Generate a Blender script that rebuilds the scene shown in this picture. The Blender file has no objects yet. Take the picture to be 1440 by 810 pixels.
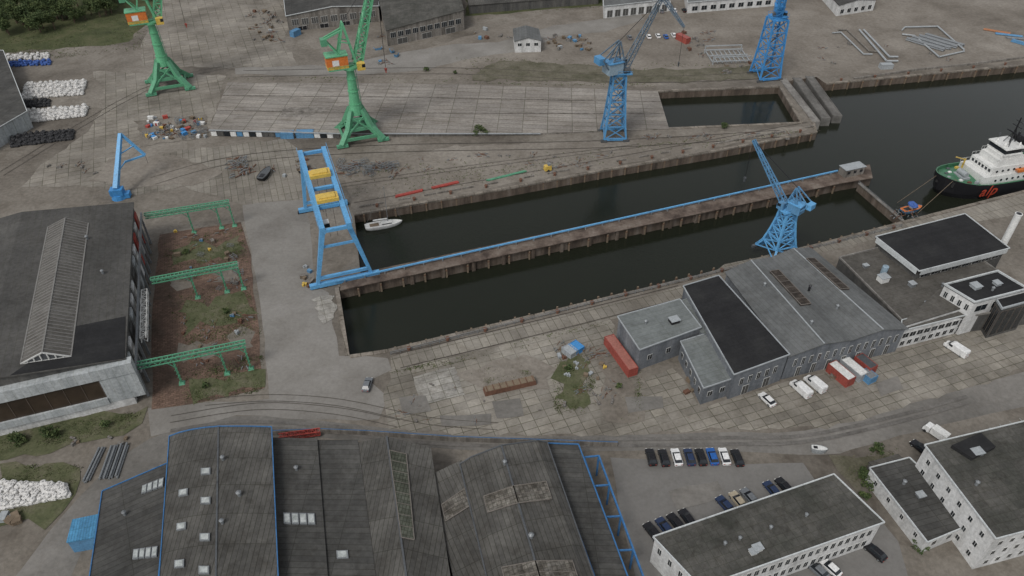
import bpy, math, random
from mathutils import Vector, Matrix
from mathutils.geometry import tessellate_polygon
random.seed(7)
rad=math.radians
F=1050.0; H=130.0; TH=rad(40); SN=math.sin(TH); CS=math.cos(TH)
def P(u,v,z=0.0):
    a=(u-720)/F; b=(v-405)/F; k=(H-z)/(SN+CS*b)
    return Vector((a*k,(CS-b*SN)*k,z))
AL=rad(19.8); D=Vector((math.cos(AL),math.sin(AL),0)); NN=Vector((-math.sin(AL),math.cos(AL),0))
scene=bpy.context.scene
COL=scene.collection
def lerp(a,b,t): return a+(b-a)*t
# ------------------------------------------------------------ materials
MATS={}
def nd(nt,typ,**kw):
    n=nt.nodes.new(typ)
    for k,v in kw.items():
        if k.startswith('_'): setattr(n,k[1:],v)
        else: n.inputs[k.replace('~',' ')].default_value=v
    return n
def c4(c): return (c[0],c[1],c[2],1)
def gmat(name,cols,s=0.06,fine=1.5,brick=None,space='pos',rough=.9,bump=.15,stain=.5,contrast=(.32,.5,.68),metal=0,streak=False,spec=.3,gain=None,var=.74,joint=(.30,.48)):
    if gain is None:
        gain=1.40 if space=='pos' else 1.0
        if space=='pos':
            cols=[tuple(x*.78+(c[0]*.35+c[1]*.45+c[2]*.2)*.22 for x in c) for c in cols]
    cols=[tuple(min(.9,x*gain) for x in c) for c in cols]
    m=bpy.data.materials.new(name); m.use_nodes=True; nt=m.node_tree; L=nt.links
    b=nt.nodes['Principled BSDF']; b.inputs['Roughness'].default_value=rough; b.inputs['Metallic'].default_value=metal
    b.inputs['Specular IOR Level'].default_value=spec
    if space=='pos':
        g=nt.nodes.new('ShaderNodeNewGeometry'); vec=g.outputs['Position']
    else:
        g=nt.nodes.new('ShaderNodeTexCoord'); vec=g.outputs['Object']
    base=vec
    if streak:
        mp=nd(nt,'ShaderNodeMapping'); mp.inputs['Scale'].default_value=(1,1,.12) if streak is True else streak
        L.new(vec,mp.inputs['Vector']); base=mp.outputs['Vector']
    n1=nd(nt,'ShaderNodeTexNoise',Scale=s,Detail=8.0,Roughness=.62); L.new(base,n1.inputs['Vector'])
    r=nt.nodes.new('ShaderNodeValToRGB'); cr=r.color_ramp
    cr.elements[0].position=contrast[0]; cr.elements[0].color=c4(cols[0])
    cr.elements[1].position=contrast[2]; cr.elements[1].color=c4(cols[-1])
    if len(cols)>2:
        e=cr.elements.new(contrast[1]); e.color=c4(cols[1])
    L.new(n1.outputs['Fac'],r.inputs['Fac']); col=r.outputs['Color']
    def mul(col,src,fac=1.0):
        x=nd(nt,'ShaderNodeMixRGB',_blend_type='MULTIPLY',Fac=fac); L.new(col,x.inputs['Color1']); L.new(src,x.inputs['Color2']); return x.outputs['Color']
    n2=nd(nt,'ShaderNodeTexNoise',Scale=fine,Detail=6.0,Roughness=.7); L.new(vec,n2.inputs['Vector'])
    r2=nt.nodes.new('ShaderNodeValToRGB'); r2.color_ramp.elements[0].position=.3; r2.color_ramp.elements[1].position=.7
    hi=1+(1-var)*.75
    r2.color_ramp.elements[0].color=(var,var,var,1); r2.color_ramp.elements[1].color=(hi,hi,hi,1)
    L.new(n2.outputs['Fac'],r2.inputs['Fac']); col=mul(col,r2.outputs['Color'])
    if stain:
        n3=nd(nt,'ShaderNodeTexNoise',Scale=s*4.3,Detail=10.0,Roughness=.75,Distortion=.6); L.new(base,n3.inputs['Vector'])
        r3=nt.nodes.new('ShaderNodeValToRGB'); r3.color_ramp.elements[0].position=.34; r3.color_ramp.elements[1].position=.52
        r3.color_ramp.elements[0].color=(.50,.46,.41,1); r3.color_ramp.elements[1].color=(1,1,1,1)
        L.new(n3.outputs['Fac'],r3.inputs['Fac']); col=mul(col,r3.outputs['Color'],stain)
    if brick:
        bw,bh,mo,rot=brick[:4]; bvar=brick[4] if len(brick)>4 else .3; dark=brick[5] if len(brick)>5 else .4
        mp=nd(nt,'ShaderNodeMapping'); mp.inputs['Rotation'].default_value=(0,0,-rot); L.new(vec,mp.inputs['Vector'])
        bt=nd(nt,'ShaderNodeTexBrick'); bt.offset=brick[6] if len(brick)>6 else 0.0
        bt.inputs['Scale'].default_value=1; bt.inputs['Mortar Size'].default_value=mo; bt.inputs['Mortar Smooth'].default_value=.3
        bt.inputs['Brick Width'].default_value=bw; bt.inputs['Row Height'].default_value=bh
        bt.inputs['Color1'].default_value=(1-bvar,1-bvar,1-bvar,1); bt.inputs['Color2'].default_value=(1+bvar,1+bvar,1+bvar*.9,1)
        bt.inputs['Mortar'].default_value=(dark,dark*1.02,dark*.9,1)
        L.new(mp.outputs['Vector'],bt.inputs['Vector'])
        if space=='pos' and joint:
            # joints fade in and out where dirt covers them
            nj=nd(nt,'ShaderNodeTexNoise',Scale=.09,Detail=5.0,Roughness=.6); L.new(vec,nj.inputs['Vector'])
            rj=nt.nodes.new('ShaderNodeValToRGB'); rj.color_ramp.elements[0].position=joint[0]; rj.color_ramp.elements[1].position=joint[1]
            L.new(nj.outputs['Fac'],rj.inputs['Fac'])
            x=nd(nt,'ShaderNodeMixRGB',_blend_type='MULTIPLY'); L.new(rj.outputs['Color'],x.inputs['Fac']); L.new(col,x.inputs['Color1']); L.new(bt.outputs['Color'],x.inputs['Color2']); col=x.outputs['Color']
        else: col=mul(col,bt.outputs['Color'])
    hgt=n2.outputs['Fac']
    L.new(col,b.inputs['Base Color'])
    if bump:
        bp=nd(nt,'ShaderNodeBump',Strength=bump,Distance=.3); L.new(hgt,bp.inputs['Height']); L.new(bp.outputs['Normal'],b.inputs['Normal'])
    MATS[name]=m; return m
def paint(name,c,dirt=.35,rough=.45,metal=0,s=.4,rust=None):
    d=rust or [x*(1-dirt) for x in c]
    return gmat(name,[d,c,[min(1,x*1.12) for x in c]],s=s,fine=2.5,space='obj',rough=rough,bump=.04,stain=dirt*.7,metal=metal,contrast=(.3,.42,.7),spec=.4)
R20=AL
M_ground=gmat('earth_ground',[(.064,.053,.041),(.112,.096,.076),(.16,.141,.115)],s=.035,fine=.9,stain=.5,contrast=(.3,.47,.66))
M_sand=gmat('sandy_ground',[(.088,.073,.056),(.134,.115,.092),(.178,.157,.129)],s=.03,fine=.8,stain=.35)
M_asph=gmat('worn_asphalt',[(.112,.102,.089),(.145,.135,.119),(.172,.161,.145)],s=.05,fine=1.2,stain=.25,var=.86)
M_asph2=gmat('road_asphalt',[(.080,.074,.065),(.112,.104,.092),(.150,.139,.123)],s=.045,fine=.9,stain=.35,var=.82)
M_lot=gmat('carpark_surface',[(.094,.089,.081),(.114,.108,.099),(.129,.123,.113)],s=.05,fine=1.2,stain=.2,var=.9)
M_plate=gmat('concrete_plates',[(.10,.087,.068),(.155,.139,.113),(.21,.19,.159)],s=.06,fine=1.4,brick=(3.2,2.1,.10,R20,.17,.46),stain=.4,var=.82,joint=(.32,.50))
M_plate2=gmat('concrete_plates_small',[(.098,.085,.067),(.147,.131,.107),(.187,.169,.14)],s=.05,fine=1.4,brick=(2.0,4.2,.10,R20,.13,.5),stain=.38,var=.82,joint=(.30,.48))
M_plate3=gmat('old_concrete_slabs',[(.098,.085,.067),(.147,.130,.106),(.193,.173,.144)],s=.05,fine=1.2,brick=(3.8,2.8,.13,R20+.05,.14,.48),stain=.42,var=.82,joint=(.36,.54))
M_slipc=gmat('slipway_concrete',[(.12,.104,.088),(.165,.147,.127),(.215,.195,.171)],s=.05,fine=1.2,brick=(9,3.2,.15,rad(-3),.11,.5),stain=.6,joint=(.22,.40),streak=(.35,1,1))
M_brk=gmat('red_brick_paving',[(.055,.042,.032),(.108,.070,.053),(.145,.095,.073)],s=.09,fine=1.5,brick=(1.2,.6,.05,R20,.2,.5,.5),stain=.55,gain=1.2)
M_pale=gmat('pale_concrete',[(.14,.132,.118),(.205,.196,.178),(.27,.258,.238)],s=.15,fine=1.6,brick=(3.1,2.0,.09,R20,.12,.5),stain=.6,gain=1.3)
M_grassg=gmat('grass_turf',[(.038,.046,.018),(.063,.072,.029),(.092,.09,.045)],s=.12,fine=2.5,stain=.5,gain=1.0)
M_moss=gmat('mossy_ground',[(.06,.058,.036),(.098,.09,.064),(.13,.117,.092)],s=.14,fine=2.,stain=.5,gain=1.15)
M_gmoss=gmat('green_mossy_ground',[(.050,.060,.026),(.085,.090,.046),(.13,.118,.082)],s=.2,fine=2.,stain=.45,gain=1.05)
M_stone=gmat('quay_masonry',[(.045,.036,.029),(.11,.085,.066),(.18,.152,.127)],s=.35,fine=1.5,stain=.6,streak=True,gain=1)
M_kerb=gmat('quay_coping',[(.09,.077,.063),(.165,.145,.122),(.225,.20,.173)],s=.3,fine=1.5,brick=(3,30,.1,R20,.2,.5),stain=.5,gain=1.1)
M_pier=gmat('pier_top',[(.05,.037,.03),(.115,.088,.071),(.175,.147,.123)],s=.2,fine=1.3,stain=.7,gain=1.1)
M_conc=gmat('concrete',[(.12,.113,.103),(.19,.18,.166),(.26,.25,.23)],s=.2,fine=1.5,stain=.5,space='obj')
M_slab=gmat('dark_wet_concrete',[(.075,.072,.066),(.12,.115,.106),(.165,.158,.146)],s=.2,fine=1.5,stain=.5,space='obj')
M_rail=gmat('steel_rail',[(.05,.042,.036),(.075,.064,.055)],s=.3,fine=2,stain=.3,gain=1)
M_mark=gmat('road_paint',[(.25,.25,.23),(.4,.4,.38)],s=.6,fine=2,stain=.7,gain=1)
# roofs (object space, x across, y along)
M_rdark=gmat('dark_roof_felt',[(.038,.038,.036),(.056,.055,.052),(.080,.078,.073)],s=.08,fine=.9,brick=(9.,1.15,.06,0,.12,.58),space='obj',stain=.5)
M_rmid=gmat('corrugated_cement_roof',[(.048,.046,.042),(.076,.073,.067),(.112,.107,.098)],s=.07,fine=1,brick=(.9,6.2,.07,0,.13,.55),space='obj',stain=.55)
M_rgrey=gmat('grey_roof_felt',[(.084,.087,.087),(.110,.114,.114),(.138,.142,.142)],s=.08,fine=1,brick=(1.2,20,.05,0,.07,.7),space='obj',stain=.3,var=.8)
M_rlight=gmat('light_grey_roof',[(.12,.130,.128),(.152,.165,.163),(.185,.197,.195)],s=.1,fine=1,brick=(20,1.3,.05,0,.06,.75),space='obj',stain=.3,var=.8)
M_rblack=gmat('black_bitumen_roof',[(.012,.012,.013),(.017,.017,.018),(.024,.024,.024)],s=.15,fine=1.5,brick=(20,1.1,.03,0,.12,.7),space='obj',stain=.2,rough=.85)
M_rbig=gmat('weathered_hall_roof',[(.050,.049,.046),(.068,.066,.062),(.088,.085,.079)],s=.06,fine=1.1,brick=(1.6,24,.05,0,.04,.82),space='obj',stain=.45)
M_rbrown=gmat('brown_gravel_roof',[(.062,.058,.051),(.087,.081,.072),(.112,.105,.094)],s=.12,fine=1.2,space='obj',stain=.4,brick=(30,1.4,.05,0,.06,.75))
M_rmoss=gmat('mossy_roof',[(.045,.046,.039),(.068,.066,.059),(.10,.096,.087)],s=.12,fine=1.4,brick=(1.6,1.6,.05,0,.12,.7),space='obj',stain=.6)
M_wwhite=gmat('white_render',[(.38,.38,.37),(.53,.53,.52),(.63,.63,.62)],s=.3,fine=1.5,space='obj',stain=.3,streak=True)
M_wgrey=gmat('grey_render_wall',[(.10,.11,.122),(.145,.156,.170),(.19,.20,.21)],s=.3,fine=1.5,space='obj',stain=.4,streak=True)
M_wlight=gmat('light_metal_cladding',[(.26,.28,.285),(.35,.37,.375),(.42,.44,.445)],s=.3,fine=1.5,space='obj',stain=.3,streak=True,brick=(1.5,40,.04,0,.05,.7))
M_wdark=gmat('dark_wall',[(.05,.05,.05),(.085,.083,.078),(.12,.115,.105)],s=.3,fine=1.5,space='obj',stain=.5,streak=True)
M_wold=gmat('crumbling_wall',[(.1,.09,.08),(.18,.166,.147),(.27,.25,.227)],s=.4,fine=1.6,space='obj',stain=.7,streak=True)
M_brownglass=gmat('brown_glass_panels',[(.032,.024,.018),(.045,.033,.024),(.06,.044,.032)],s=.2,fine=1,space='obj',stain=.15,rough=.3,var=.9)
M_glass=gmat('dark_glass',[(.012,.015,.018),(.022,.027,.032)],s=.5,fine=1,space='obj',stain=0,rough=.12,bump=0,spec=.5)
M_skyl=gmat('skylight_panel',[(.24,.26,.25),(.36,.385,.375),(.45,.47,.46)],s=.9,fine=2,space='obj',stain=.4,rough=.4,bump=0)
M_skyd=gmat('dirty_wired_glass',[(.05,.043,.034),(.11,.10,.087),(.20,.187,.168)],s=.5,fine=2,space='obj',stain=.6,rough=.5,brick=(.8,.8,.06,0,.3,.5))
M_lant=gmat('lantern_glazing',[(.075,.068,.058),(.105,.098,.087),(.145,.137,.124)],s=.25,fine=2,space='obj',stain=.4,rough=.5)
M_greenish=gmat('greenish_wired_glass',[(.045,.048,.036),(.072,.078,.06),(.10,.106,.086)],s=.3,fine=2,space='obj',brick=(.6,.9,.07,0,.2,.5))
M_brl=gmat('brown_rooflight',[(.03,.023,.019),(.05,.04,.033),(.08,.066,.056)],s=.5,fine=2,space='obj',brick=(3,.8,.08,0,.2,.5))
M_sfr=paint('weathered_skylight_frame',(.14,.125,.11),.45,rough=.85)
M_lfr=paint('lantern_bar',(.17,.165,.155),.3,rough=.8)
M_frame=paint('white_frame',(.5,.5,.48),.25)
M_framed=paint('bronze_frame',(.10,.08,.065),.25)
M_trimw=paint('white_trim',(.46,.48,.48),.25)
M_blue=paint('crane_blue_paint',(.11,.32,.56),.3,rust=(.09,.2,.33))
M_blue2=paint('faded_blue_paint',(.09,.22,.37),.35,rust=(.07,.11,.16))
M_bluet=paint('tower_blue_paint',(.075,.23,.42),.35,rust=(.07,.12,.19))
M_palebl=paint('pale_blue_grey_paint',(.24,.32,.38),.3,rust=(.15,.18,.2))
M_bluebr=paint('bright_blue_paint',(.05,.22,.48),.25)
M_trimb=paint('blue_roof_trim',(.04,.14,.31),.35)
M_green=paint('crane_green_paint',(.11,.35,.19),.35,rust=(.08,.20,.11))
M_greend=paint('crane_green_base_paint',(.09,.27,.155),.4,rust=(.07,.14,.09))
M_green2=paint('gantry_green_paint',(.09,.28,.17),.4,rust=(.065,.15,.09))
M_orange=paint('orange_paint',(.55,.16,.035),.35)
M_yellow=paint('yellow_paint',(.55,.38,.08),.35)
M_red=paint('red_paint',(.34,.055,.042),.35)
M_cred=paint('container_red',(.28,.065,.05),.35)
M_white=paint('white_paint',(.60,.60,.58),.2)
M_ltgrey=paint('light_grey_paint',(.30,.32,.33),.25)
M_steel=paint('galvanised_steel',(.20,.212,.22),.35,metal=.2)
M_dsteel=paint('dark_weathered_steel',(.075,.08,.085),.4)
M_rust=paint('rusty_steel',(.13,.065,.042),.5,rough=.85)
M_black=paint('black_paint',(.014,.014,.016),.2)
M_navy=paint('navy_car_paint',(.02,.035,.08),.1,rough=.25)
M_beige=paint('beige_car_paint',(.35,.3,.22),.1,rough=.3)
M_cblk=paint('black_car_paint',(.012,.012,.014),.1,rough=.22)
M_cblue=paint('blue_car_paint',(.02,.10,.33),.1,rough=.25)
M_cgrey=paint('grey_car_paint',(.14,.15,.16),.1,rough=.25)
M_cwht=paint('white_car_paint',(.66,.66,.65),.08,rough=.3)
M_tyre=paint('rubber',(.02,.02,.02),.2,rough=.9)
M_lamp=paint('lamp_glass',(.6,.6,.56),.1,rough=.15)
M_deck=paint('green_deck_paint',(.05,.16,.085),.5)
M_wood=paint('timber',(.17,.13,.09),.4,rough=.9)
M_bagw=paint('white_bag_fabric',(.56,.55,.53),.3,rough=.9,s=1.2)
M_bagk=paint('black_bag_fabric',(.035,.035,.037),.3,rough=.85)
M_bagb=paint('blue_bag_fabric',(.05,.11,.33),.3,rough=.8)
M_mudo=paint('muted_orange_paint',(.3,.13,.06),.4)
M_bark=paint('bark',(.09,.065,.045),.4,rough=.95)
M_leaf=gmat('leaf_dark',[(.030,.050,.016),(.050,.076,.026),(.083,.11,.042)],s=.6,fine=3,stain=.3,bump=0,rough=.8,gain=1)
M_leaf2=gmat('leaf_light',[(.058,.085,.026),(.088,.115,.040),(.118,.142,.056)],s=.6,fine=3,stain=.2,bump=0,rough=.8,gain=1)
M_dry=gmat('dry_grass',[(.10,.096,.055),(.14,.13,.08),(.19,.172,.115)],s=.6,fine=3,stain=.3,bump=0,rough=.9,gain=1)
def water():
    m=bpy.data.materials.new('harbour_water'); m.use_nodes=True; nt=m.node_tree; b=nt.nodes['Principled BSDF']
    g=nt.nodes.new('ShaderNodeNewGeometry')
    n0=nd(nt,'ShaderNodeTexNoise',Scale=.02,Detail=4.0); nt.links.new(g.outputs['Position'],n0.inputs['Vector'])
    r=nt.nodes.new('ShaderNodeValToRGB'); r.color_ramp.elements[0].color=(.010,.012,.008,1); r.color_ramp.elements[1].color=(.016,.018,.012,1)
    nt.links.new(n0.outputs['Fac'],r.inputs['Fac']); nt.links.new(r.outputs['Color'],b.inputs['Base Color'])
    b.inputs['Roughness'].default_value=.12; b.inputs['IOR'].default_value=1.33; b.inputs['Specular IOR Level'].default_value=.45
    n=nd(nt,'ShaderNodeTexNoise',Scale=.9,Detail=5.0,Roughness=.6); nt.links.new(g.outputs['Position'],n.inputs['Vector'])
    bp=nd(nt,'ShaderNodeBump',Strength=.12,Distance=.3); nt.links.new(n.outputs['Fac'],bp.inputs['Height']); nt.links.new(bp.outputs['Normal'],b.inputs['Normal'])
    return m
M_water=water()
# ------------------------------------------------------------ builders
KIDS={}
class Thing:
    def __init__(s,name,label,cat,loc=(0,0,0),rot=0.0,group=None):
        e=bpy.data.objects.new(name,None); COL.objects.link(e); e.location=loc; e.rotation_euler=(0,0,rot)
        e['label']=label; e['category']=cat
        if group: e['group']=group
        s.e=e; s.rot=rot; s.mat=Matrix.Translation(Vector(loc))@Matrix.Rotation(rot,4,'Z'); s.inv=s.mat.inverted(); KIDS[e]=[]
class MB:
    def __init__(s): s.v=[]; s.f=[]; s.m=[]
    def add(s,vs,fs,mi=0):
        o=len(s.v); s.v+= [Vector(p) for p in vs]; s.f+=[tuple(i+o for i in f) for f in fs]; s.m+=[mi]*len(fs)
    def hexa(s,b,t,mi=0):
        n=len(b); s.add(list(b)+list(t),[tuple(range(n))[::-1],tuple(range(n,2*n))]+[(i,(i+1)%n,(i+1)%n+n,i+n) for i in range(n)],mi)
    def prism(s,pts,z0,z1,mi=0):
        s.hexa([(p[0],p[1],z0) for p in pts],[(p[0],p[1],z1) for p in pts],mi)
    def box(s,cx,cy,z0,sx,sy,sz,mi=0,rot=0,tx=1,ty=1):
        c,d=math.cos(rot),math.sin(rot)
        def q(x,y,z): return (cx+x*c-y*d,cy+x*d+y*c,z)
        a,b=sx/2,sy/2
        s.hexa([q(-a,-b,z0),q(a,-b,z0),q(a,b,z0),q(-a,b,z0)],[q(-a*tx,-b*ty,z0+sz),q(a*tx,-b*ty,z0+sz),q(a*tx,b*ty,z0+sz),q(-a*tx,b*ty,z0+sz)],mi)
    def beam(s,p,q,w,h=None,mi=0,w2=None):
        p=Vector(p); q=Vector(q); h=h or w; d=q-p
        if d.length<1e-5: return
        d.normalize(); up=Vector((0,0,1)) if abs(d.z)<.95 else Vector((0,1,0))
        x=d.cross(up).normalized(); y=x.cross(d).normalized(); k=(w2/w) if w2 else 1
        def r(c,k): return [c-x*w/2*k-y*h/2*k,c+x*w/2*k-y*h/2*k,c+x*w/2*k+y*h/2*k,c-x*w/2*k+y*h/2*k]
        s.hexa(r(p,1),r(q,k),mi)
    def cyl(s,p,q,r0,r1=None,n=10,mi=0):
        p=Vector(p); q=Vector(q); r1=r0 if r1 is None else r1; d=(q-p).normalized(); up=Vector((0,0,1)) if abs(d.z)<.95 else Vector((0,1,0))
        x=d.cross(up).normalized(); y=x.cross(d).normalized()
        def r(c,k): return [c+(x*math.cos(2*math.pi*i/n)+y*math.sin(2*math.pi*i/n))*k for i in range(n)]
        s.hexa(r(p,r0),r(q,r1),mi)
    def lattice(s,p,q,w0,w1,n,t,mi=0,up=None,fl=True):
        """square lattice boom from p to q, widths w0,w1"""
        p=Vector(p); q=Vector(q); d=(q-p).normalized(); up=up or (Vector((0,0,1)) if abs(d.z)<.9 else Vector((0,1,0)))
        x=d.cross(up).normalized(); y=x.cross(d).normalized()
        R=[]
        for i in range(n+1):
            c=lerp(p,q,i/n); w=lerp(w0,w1,i/n)/2
            R.append([c-x*w-y*w,c+x*w-y*w,c+x*w+y*w,c-x*w+y*w])
        for i in range(n):
            for k in range(4):
                s.beam(R[i][k],R[i+1][k],t,mi=mi)
                k2=(k+1)%4
                if i%2: s.beam(R[i][k],R[i+1][k2],t*.6,mi=mi)
                else: s.beam(R[i][k2],R[i+1][k],t*.6,mi=mi)
                s.beam(R[i+1][k],R[i+1][k2],t*.6,mi=mi)
    def mesh(s,name,mats,inv=None,smooth=False):
        me=bpy.data.meshes.new(name); vs=[inv@v for v in s.v] if inv else s.v
        me.from_pydata([tuple(v) for v in vs],[],s.f)
        for m in (mats if isinstance(mats,(list,tuple)) else [mats]): me.materials.append(m)
        me.polygons.foreach_set('material_index',s.m)
        if smooth: me.polygons.foreach_set('use_smooth',[True]*len(s.f))
        me.update(); return me
    def part(s,name,mats,T,parent=None,world=False,smooth=False,label=None):
        o=bpy.data.objects.new(name,s.mesh(name,mats,T.inv if world else None,smooth)); COL.objects.link(o)
        o.parent=parent or T.e; KIDS.setdefault(o.parent,[]).append(o); KIDS[o]=[]
        if label: o['label']=label
        return o
    def top(s,name,label,cat,mats,group=None,kind=None,smooth=False):
        xs=[v.x for v in s.v]; ys=[v.y for v in s.v]; zs=[v.z for v in s.v]
        c=Vector(((min(xs)+max(xs))/2,(min(ys)+max(ys))/2,min(zs)))
        o=bpy.data.objects.new(name,s.mesh(name,mats,Matrix.Translation(-c),smooth)); o.location=c; COL.objects.link(o)
        if label: o['label']=label
        if cat: o['category']=cat
        if group: o['group']=group
        if kind: o['kind']=kind
        KIDS[o]=[]; return o
def dup(o,loc=None,rot=None,parent=None,scale=None,label=None):
    n=o.copy(); COL.objects.link(n)
    if loc is not None: n.location=loc
    if rot is not None: n.rotation_euler=(0,0,rot)
    if scale: n.scale=scale
    if parent: n.parent=parent
    if label: n['label']=label
    KIDS[n]=[]
    for k in KIDS.get(o,[]): KIDS[n].append(dup(k,parent=n))
    return n
def sheet(name,pts,z,mat,jit=0.0,seg=6.0,label=None,px=True):
    """flat ground patch from outline; outline subdivided and roughened"""
    W=[P(*p) if px else Vector((p[0],p[1],0)) for p in pts]; out=[]
    n=len(W)
    for i in range(n):
        a,b=W[i],W[(i+1)%n]; k=max(1,int((b-a).length/seg)) if jit else 1
        for j in range(k):
            p=lerp(a,b,j/k)
            if jit: p=p+Vector((random.uniform(-jit,jit),random.uniform(-jit,jit),0))
            out.append(Vector((p.x,p.y,z)))
    tr=tessellate_polygon([out])
    me=bpy.data.meshes.new(name); 
    fs=[]
    for t in tr:
        a,b,c=[out[i] for i in t]
        fs.append(tuple(t) if (b-a).cross(c-a).z>0 else tuple(reversed(t)))
    me.from_pydata([tuple(p) for p in out],[],fs); me.materials.append(mat)
    o=bpy.data.objects.new(name,me); COL.objects.link(o); o['kind']='structure'; return o
def strip(name,pts,w,z,mat,px=True,hgt=0):
    W=[P(*p) if px else Vector(p) for p in pts]; mb=MB()
    L=[];Rr=[]
    for i,p in enumerate(W):
        d=(W[min(i+1,len(W)-1)]-W[max(i-1,0)]); d.z=0; d.normalize(); nrm=Vector((-d.y,d.x,0))*w/2
        L.append((p+nrm)); Rr.append((p-nrm))
    n=len(W)
    vs=[(v.x,v.y,z) for v in L]+[(v.x,v.y,z) for v in Rr]
    mb.add(vs,[(i,i+n,i+n+1,i+1) for i in range(n-1)])
    o=bpy.data.objects.new(name,mb.mesh(name,mat)); COL.objects.link(o); o['kind']='structure'; return o
def smoothpts(pts,k=6):
    out=[]
    for i in range(len(pts)-1):
        p0=pts[max(i-1,0)];p1=pts[i];p2=pts[i+1];p3=pts[min(i+2,len(pts)-1)]
        for j in range(k):
            t=j/k
            out.append(tuple(.5*((2*p1[c])+(-p0[c]+p2[c])*t+(2*p0[c]-5*p1[c]+4*p2[c]-p3[c])*t*t+(-p0[c]+3*p1[c]-3*p2[c]+p3[c])*t**3) for c in (0,1)))
    out.append(pts[-1]); return out
# ------------------------------------------------------------ ground with basins cut out
Wp=[(498,302),(700,268),(850,240),(1000,214),(1149,186),(1146,174),(1107,114),(1148,108),(1162,118),(1290,106),(1440,92),(1700,66),(2300,10),(2600,250),(1440,268),(1268,312),(980,388),(545,492),(491,500),(476,404),(508,396)]
WATER=[P(*p) for p in Wp]
Bp=[(922,129),(1096,122),(1126,172),(938,180)]
BAS=[P(*p) for p in Bp]
R=2600
outer=[Vector(p) for p in ((-R,-900,0),(R,-900,0),(R,4000,0),(-R,4000,0))]
allv=outer+WATER+BAS
tr=tessellate_polygon([outer,WATER,BAS])
fs=[]
for t in tr:
    a,b,c=[allv[i] for i in t]; fs.append(tuple(t) if (b-a).cross(c-a).z>0 else tuple(reversed(t)))
me=bpy.data.meshes.new('ground'); me.from_pydata([tuple(v) for v in allv],[],fs); me.materials.append(M_ground)
g=bpy.data.objects.new('ground',me); COL.objects.link(g); g['kind']='structure'
mb=MB()
for poly in (WATER,BAS):
    n=len(poly)
    for i in range(n):
        a,b=poly[i],poly[(i+1)%n]; mb.add([(a.x,a.y,0),(b.x,b.y,0),(b.x,b.y,-7),(a.x,a.y,-7)],[(0,1,2,3)])
o=bpy.data.objects.new('quay_wall',mb.mesh('quay_wall',M_stone)); COL.objects.link(o); o['kind']='structure'
mb=MB(); mb.add([(-150,0,-3),(2600,0,-3),(2600,1500,-3),(-150,1500,-3)],[(0,1,2,3)])
o=bpy.data.objects.new('water',mb.mesh('water',M_water)); COL.objects.link(o); o['kind']='structure'
# coping kerb
mb=MB()
def kerb(pts,side):
    for i in range(len(pts)-1):
        a,b=pts[i],pts[i+1]; d=(b-a).normalized(); nrm=Vector((-d.y,d.x,0))*side
        k=max(1,int((b-a).length/9))
        for j in range(k):
            p=lerp(a,b,j/k); q=lerp(a,b,(j+.985)/k); w=random.uniform(.95,1.15)
            hh=random.uniform(.16,.24)
            mb.prism([p-nrm*.12,q-nrm*.12,q+nrm*w,p+nrm*w],.0-.35,hh)
kerb(WATER[0:7],1); kerb(WATER[8:13],1); kerb(WATER[14:21],1); kerb(BAS+[BAS[0]],1)
o=bpy.data.objects.new('quay_kerb',mb.mesh('quay_kerb',M_kerb)); COL.objects.link(o); o['kind']='structure'
z=.004
def S_(name,pts,mat,jit=.6,seg=5):
    global z
    z+=.004; return sheet(name,pts,z,mat,jit,seg)
S_('sandy_ground',[(560,80),(760,20),(1440,-60),(1900,-60),(1900,40),(1440,86),(1290,100),(1160,106),(1095,106),(900,122),(640,112),(560,112)],M_sand,1.0)
S_('sandy_ground',[(480,235),(640,205),(850,198),(1120,178),(1140,182),(850,236),(640,272),(500,296)],M_sand,1.0,3)
S_('grass',[(-200,-100),(330,-100),(240,0),(180,60),(60,70),(-200,90)],M_grassg,1.5)
S_('grass',[(660,-60),(880,-60),(850,8),(760,14),(700,20),(655,22)],M_grassg,1)
S_('road',smoothpts([(-60,900),(30,800),(110,700),(210,618),(330,586),(450,592),(640,612),(860,612),(1020,608),(1130,606),(1250,575),(1360,545),(1500,505)],4)+smoothpts([(1500,560),(1360,590),(1240,620),(1160,640),(1040,636),(860,634),(640,632),(430,614),(330,612),(220,655),(140,735),(90,830),(60,900)],4),M_asph2,.2)
S_('yard_asphalt',[(340,288),(430,280),(436,330),(442,400),(462,412),(476,500),(545,503),(552,520),(520,535),(545,560),(535,590),(440,590),(330,584),(215,612),(210,575),(265,570),(378,560),(374,500),(362,400)],M_asph,.4)
S_('yard_asphalt',[(560,75),(640,62),(700,60),(780,36),(900,20),(905,28),(850,45),(790,50),(730,72),(650,84),(600,98),(480,108),(330,104),(330,92),(470,92)],M_asph,.6)
S_('concrete_plates',[(552,520),(720,480),(860,447),(866,470),(905,540),(985,575),(960,606),(860,610),(640,610),(545,600),(535,560)],M_plate,.8,3)
S_('concrete_plates',[(548,502),(980,398),(1020,372),(1150,342),(1262,316),(1300,306),(1440,275),(1440,300),(1240,335),(1010,388),(955,424),(868,448),(720,480),(552,520)],M_plate2,.3)
S_('concrete_plates',[(985,575),(1060,552),(1270,492),(1440,440),(1520,480),(1400,535),(1300,562),(1180,600),(960,606),(905,600),(905,540)],M_plate,.8,3)
S_('concrete_plates',[(905,530),(950,520),(985,570),(960,600),(925,575)],M_plate,.8,3)
S_('concrete_plates',[(130,100),(318,106),(296,178),(300,190),(200,205),(140,262),(30,262),(60,230),(120,190),(150,140)],M_plate3,.8,3)
S_('concrete_plates',[(240,-30),(420,-20),(400,60),(420,92),(330,96),(200,92),(200,60)],M_plate3,.8,3)
S_('concrete_plates',[(140,262),(230,215),(400,195),(432,215),(430,280),(340,288),(260,262),(190,275)],M_plate2,.8,3)
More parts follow.
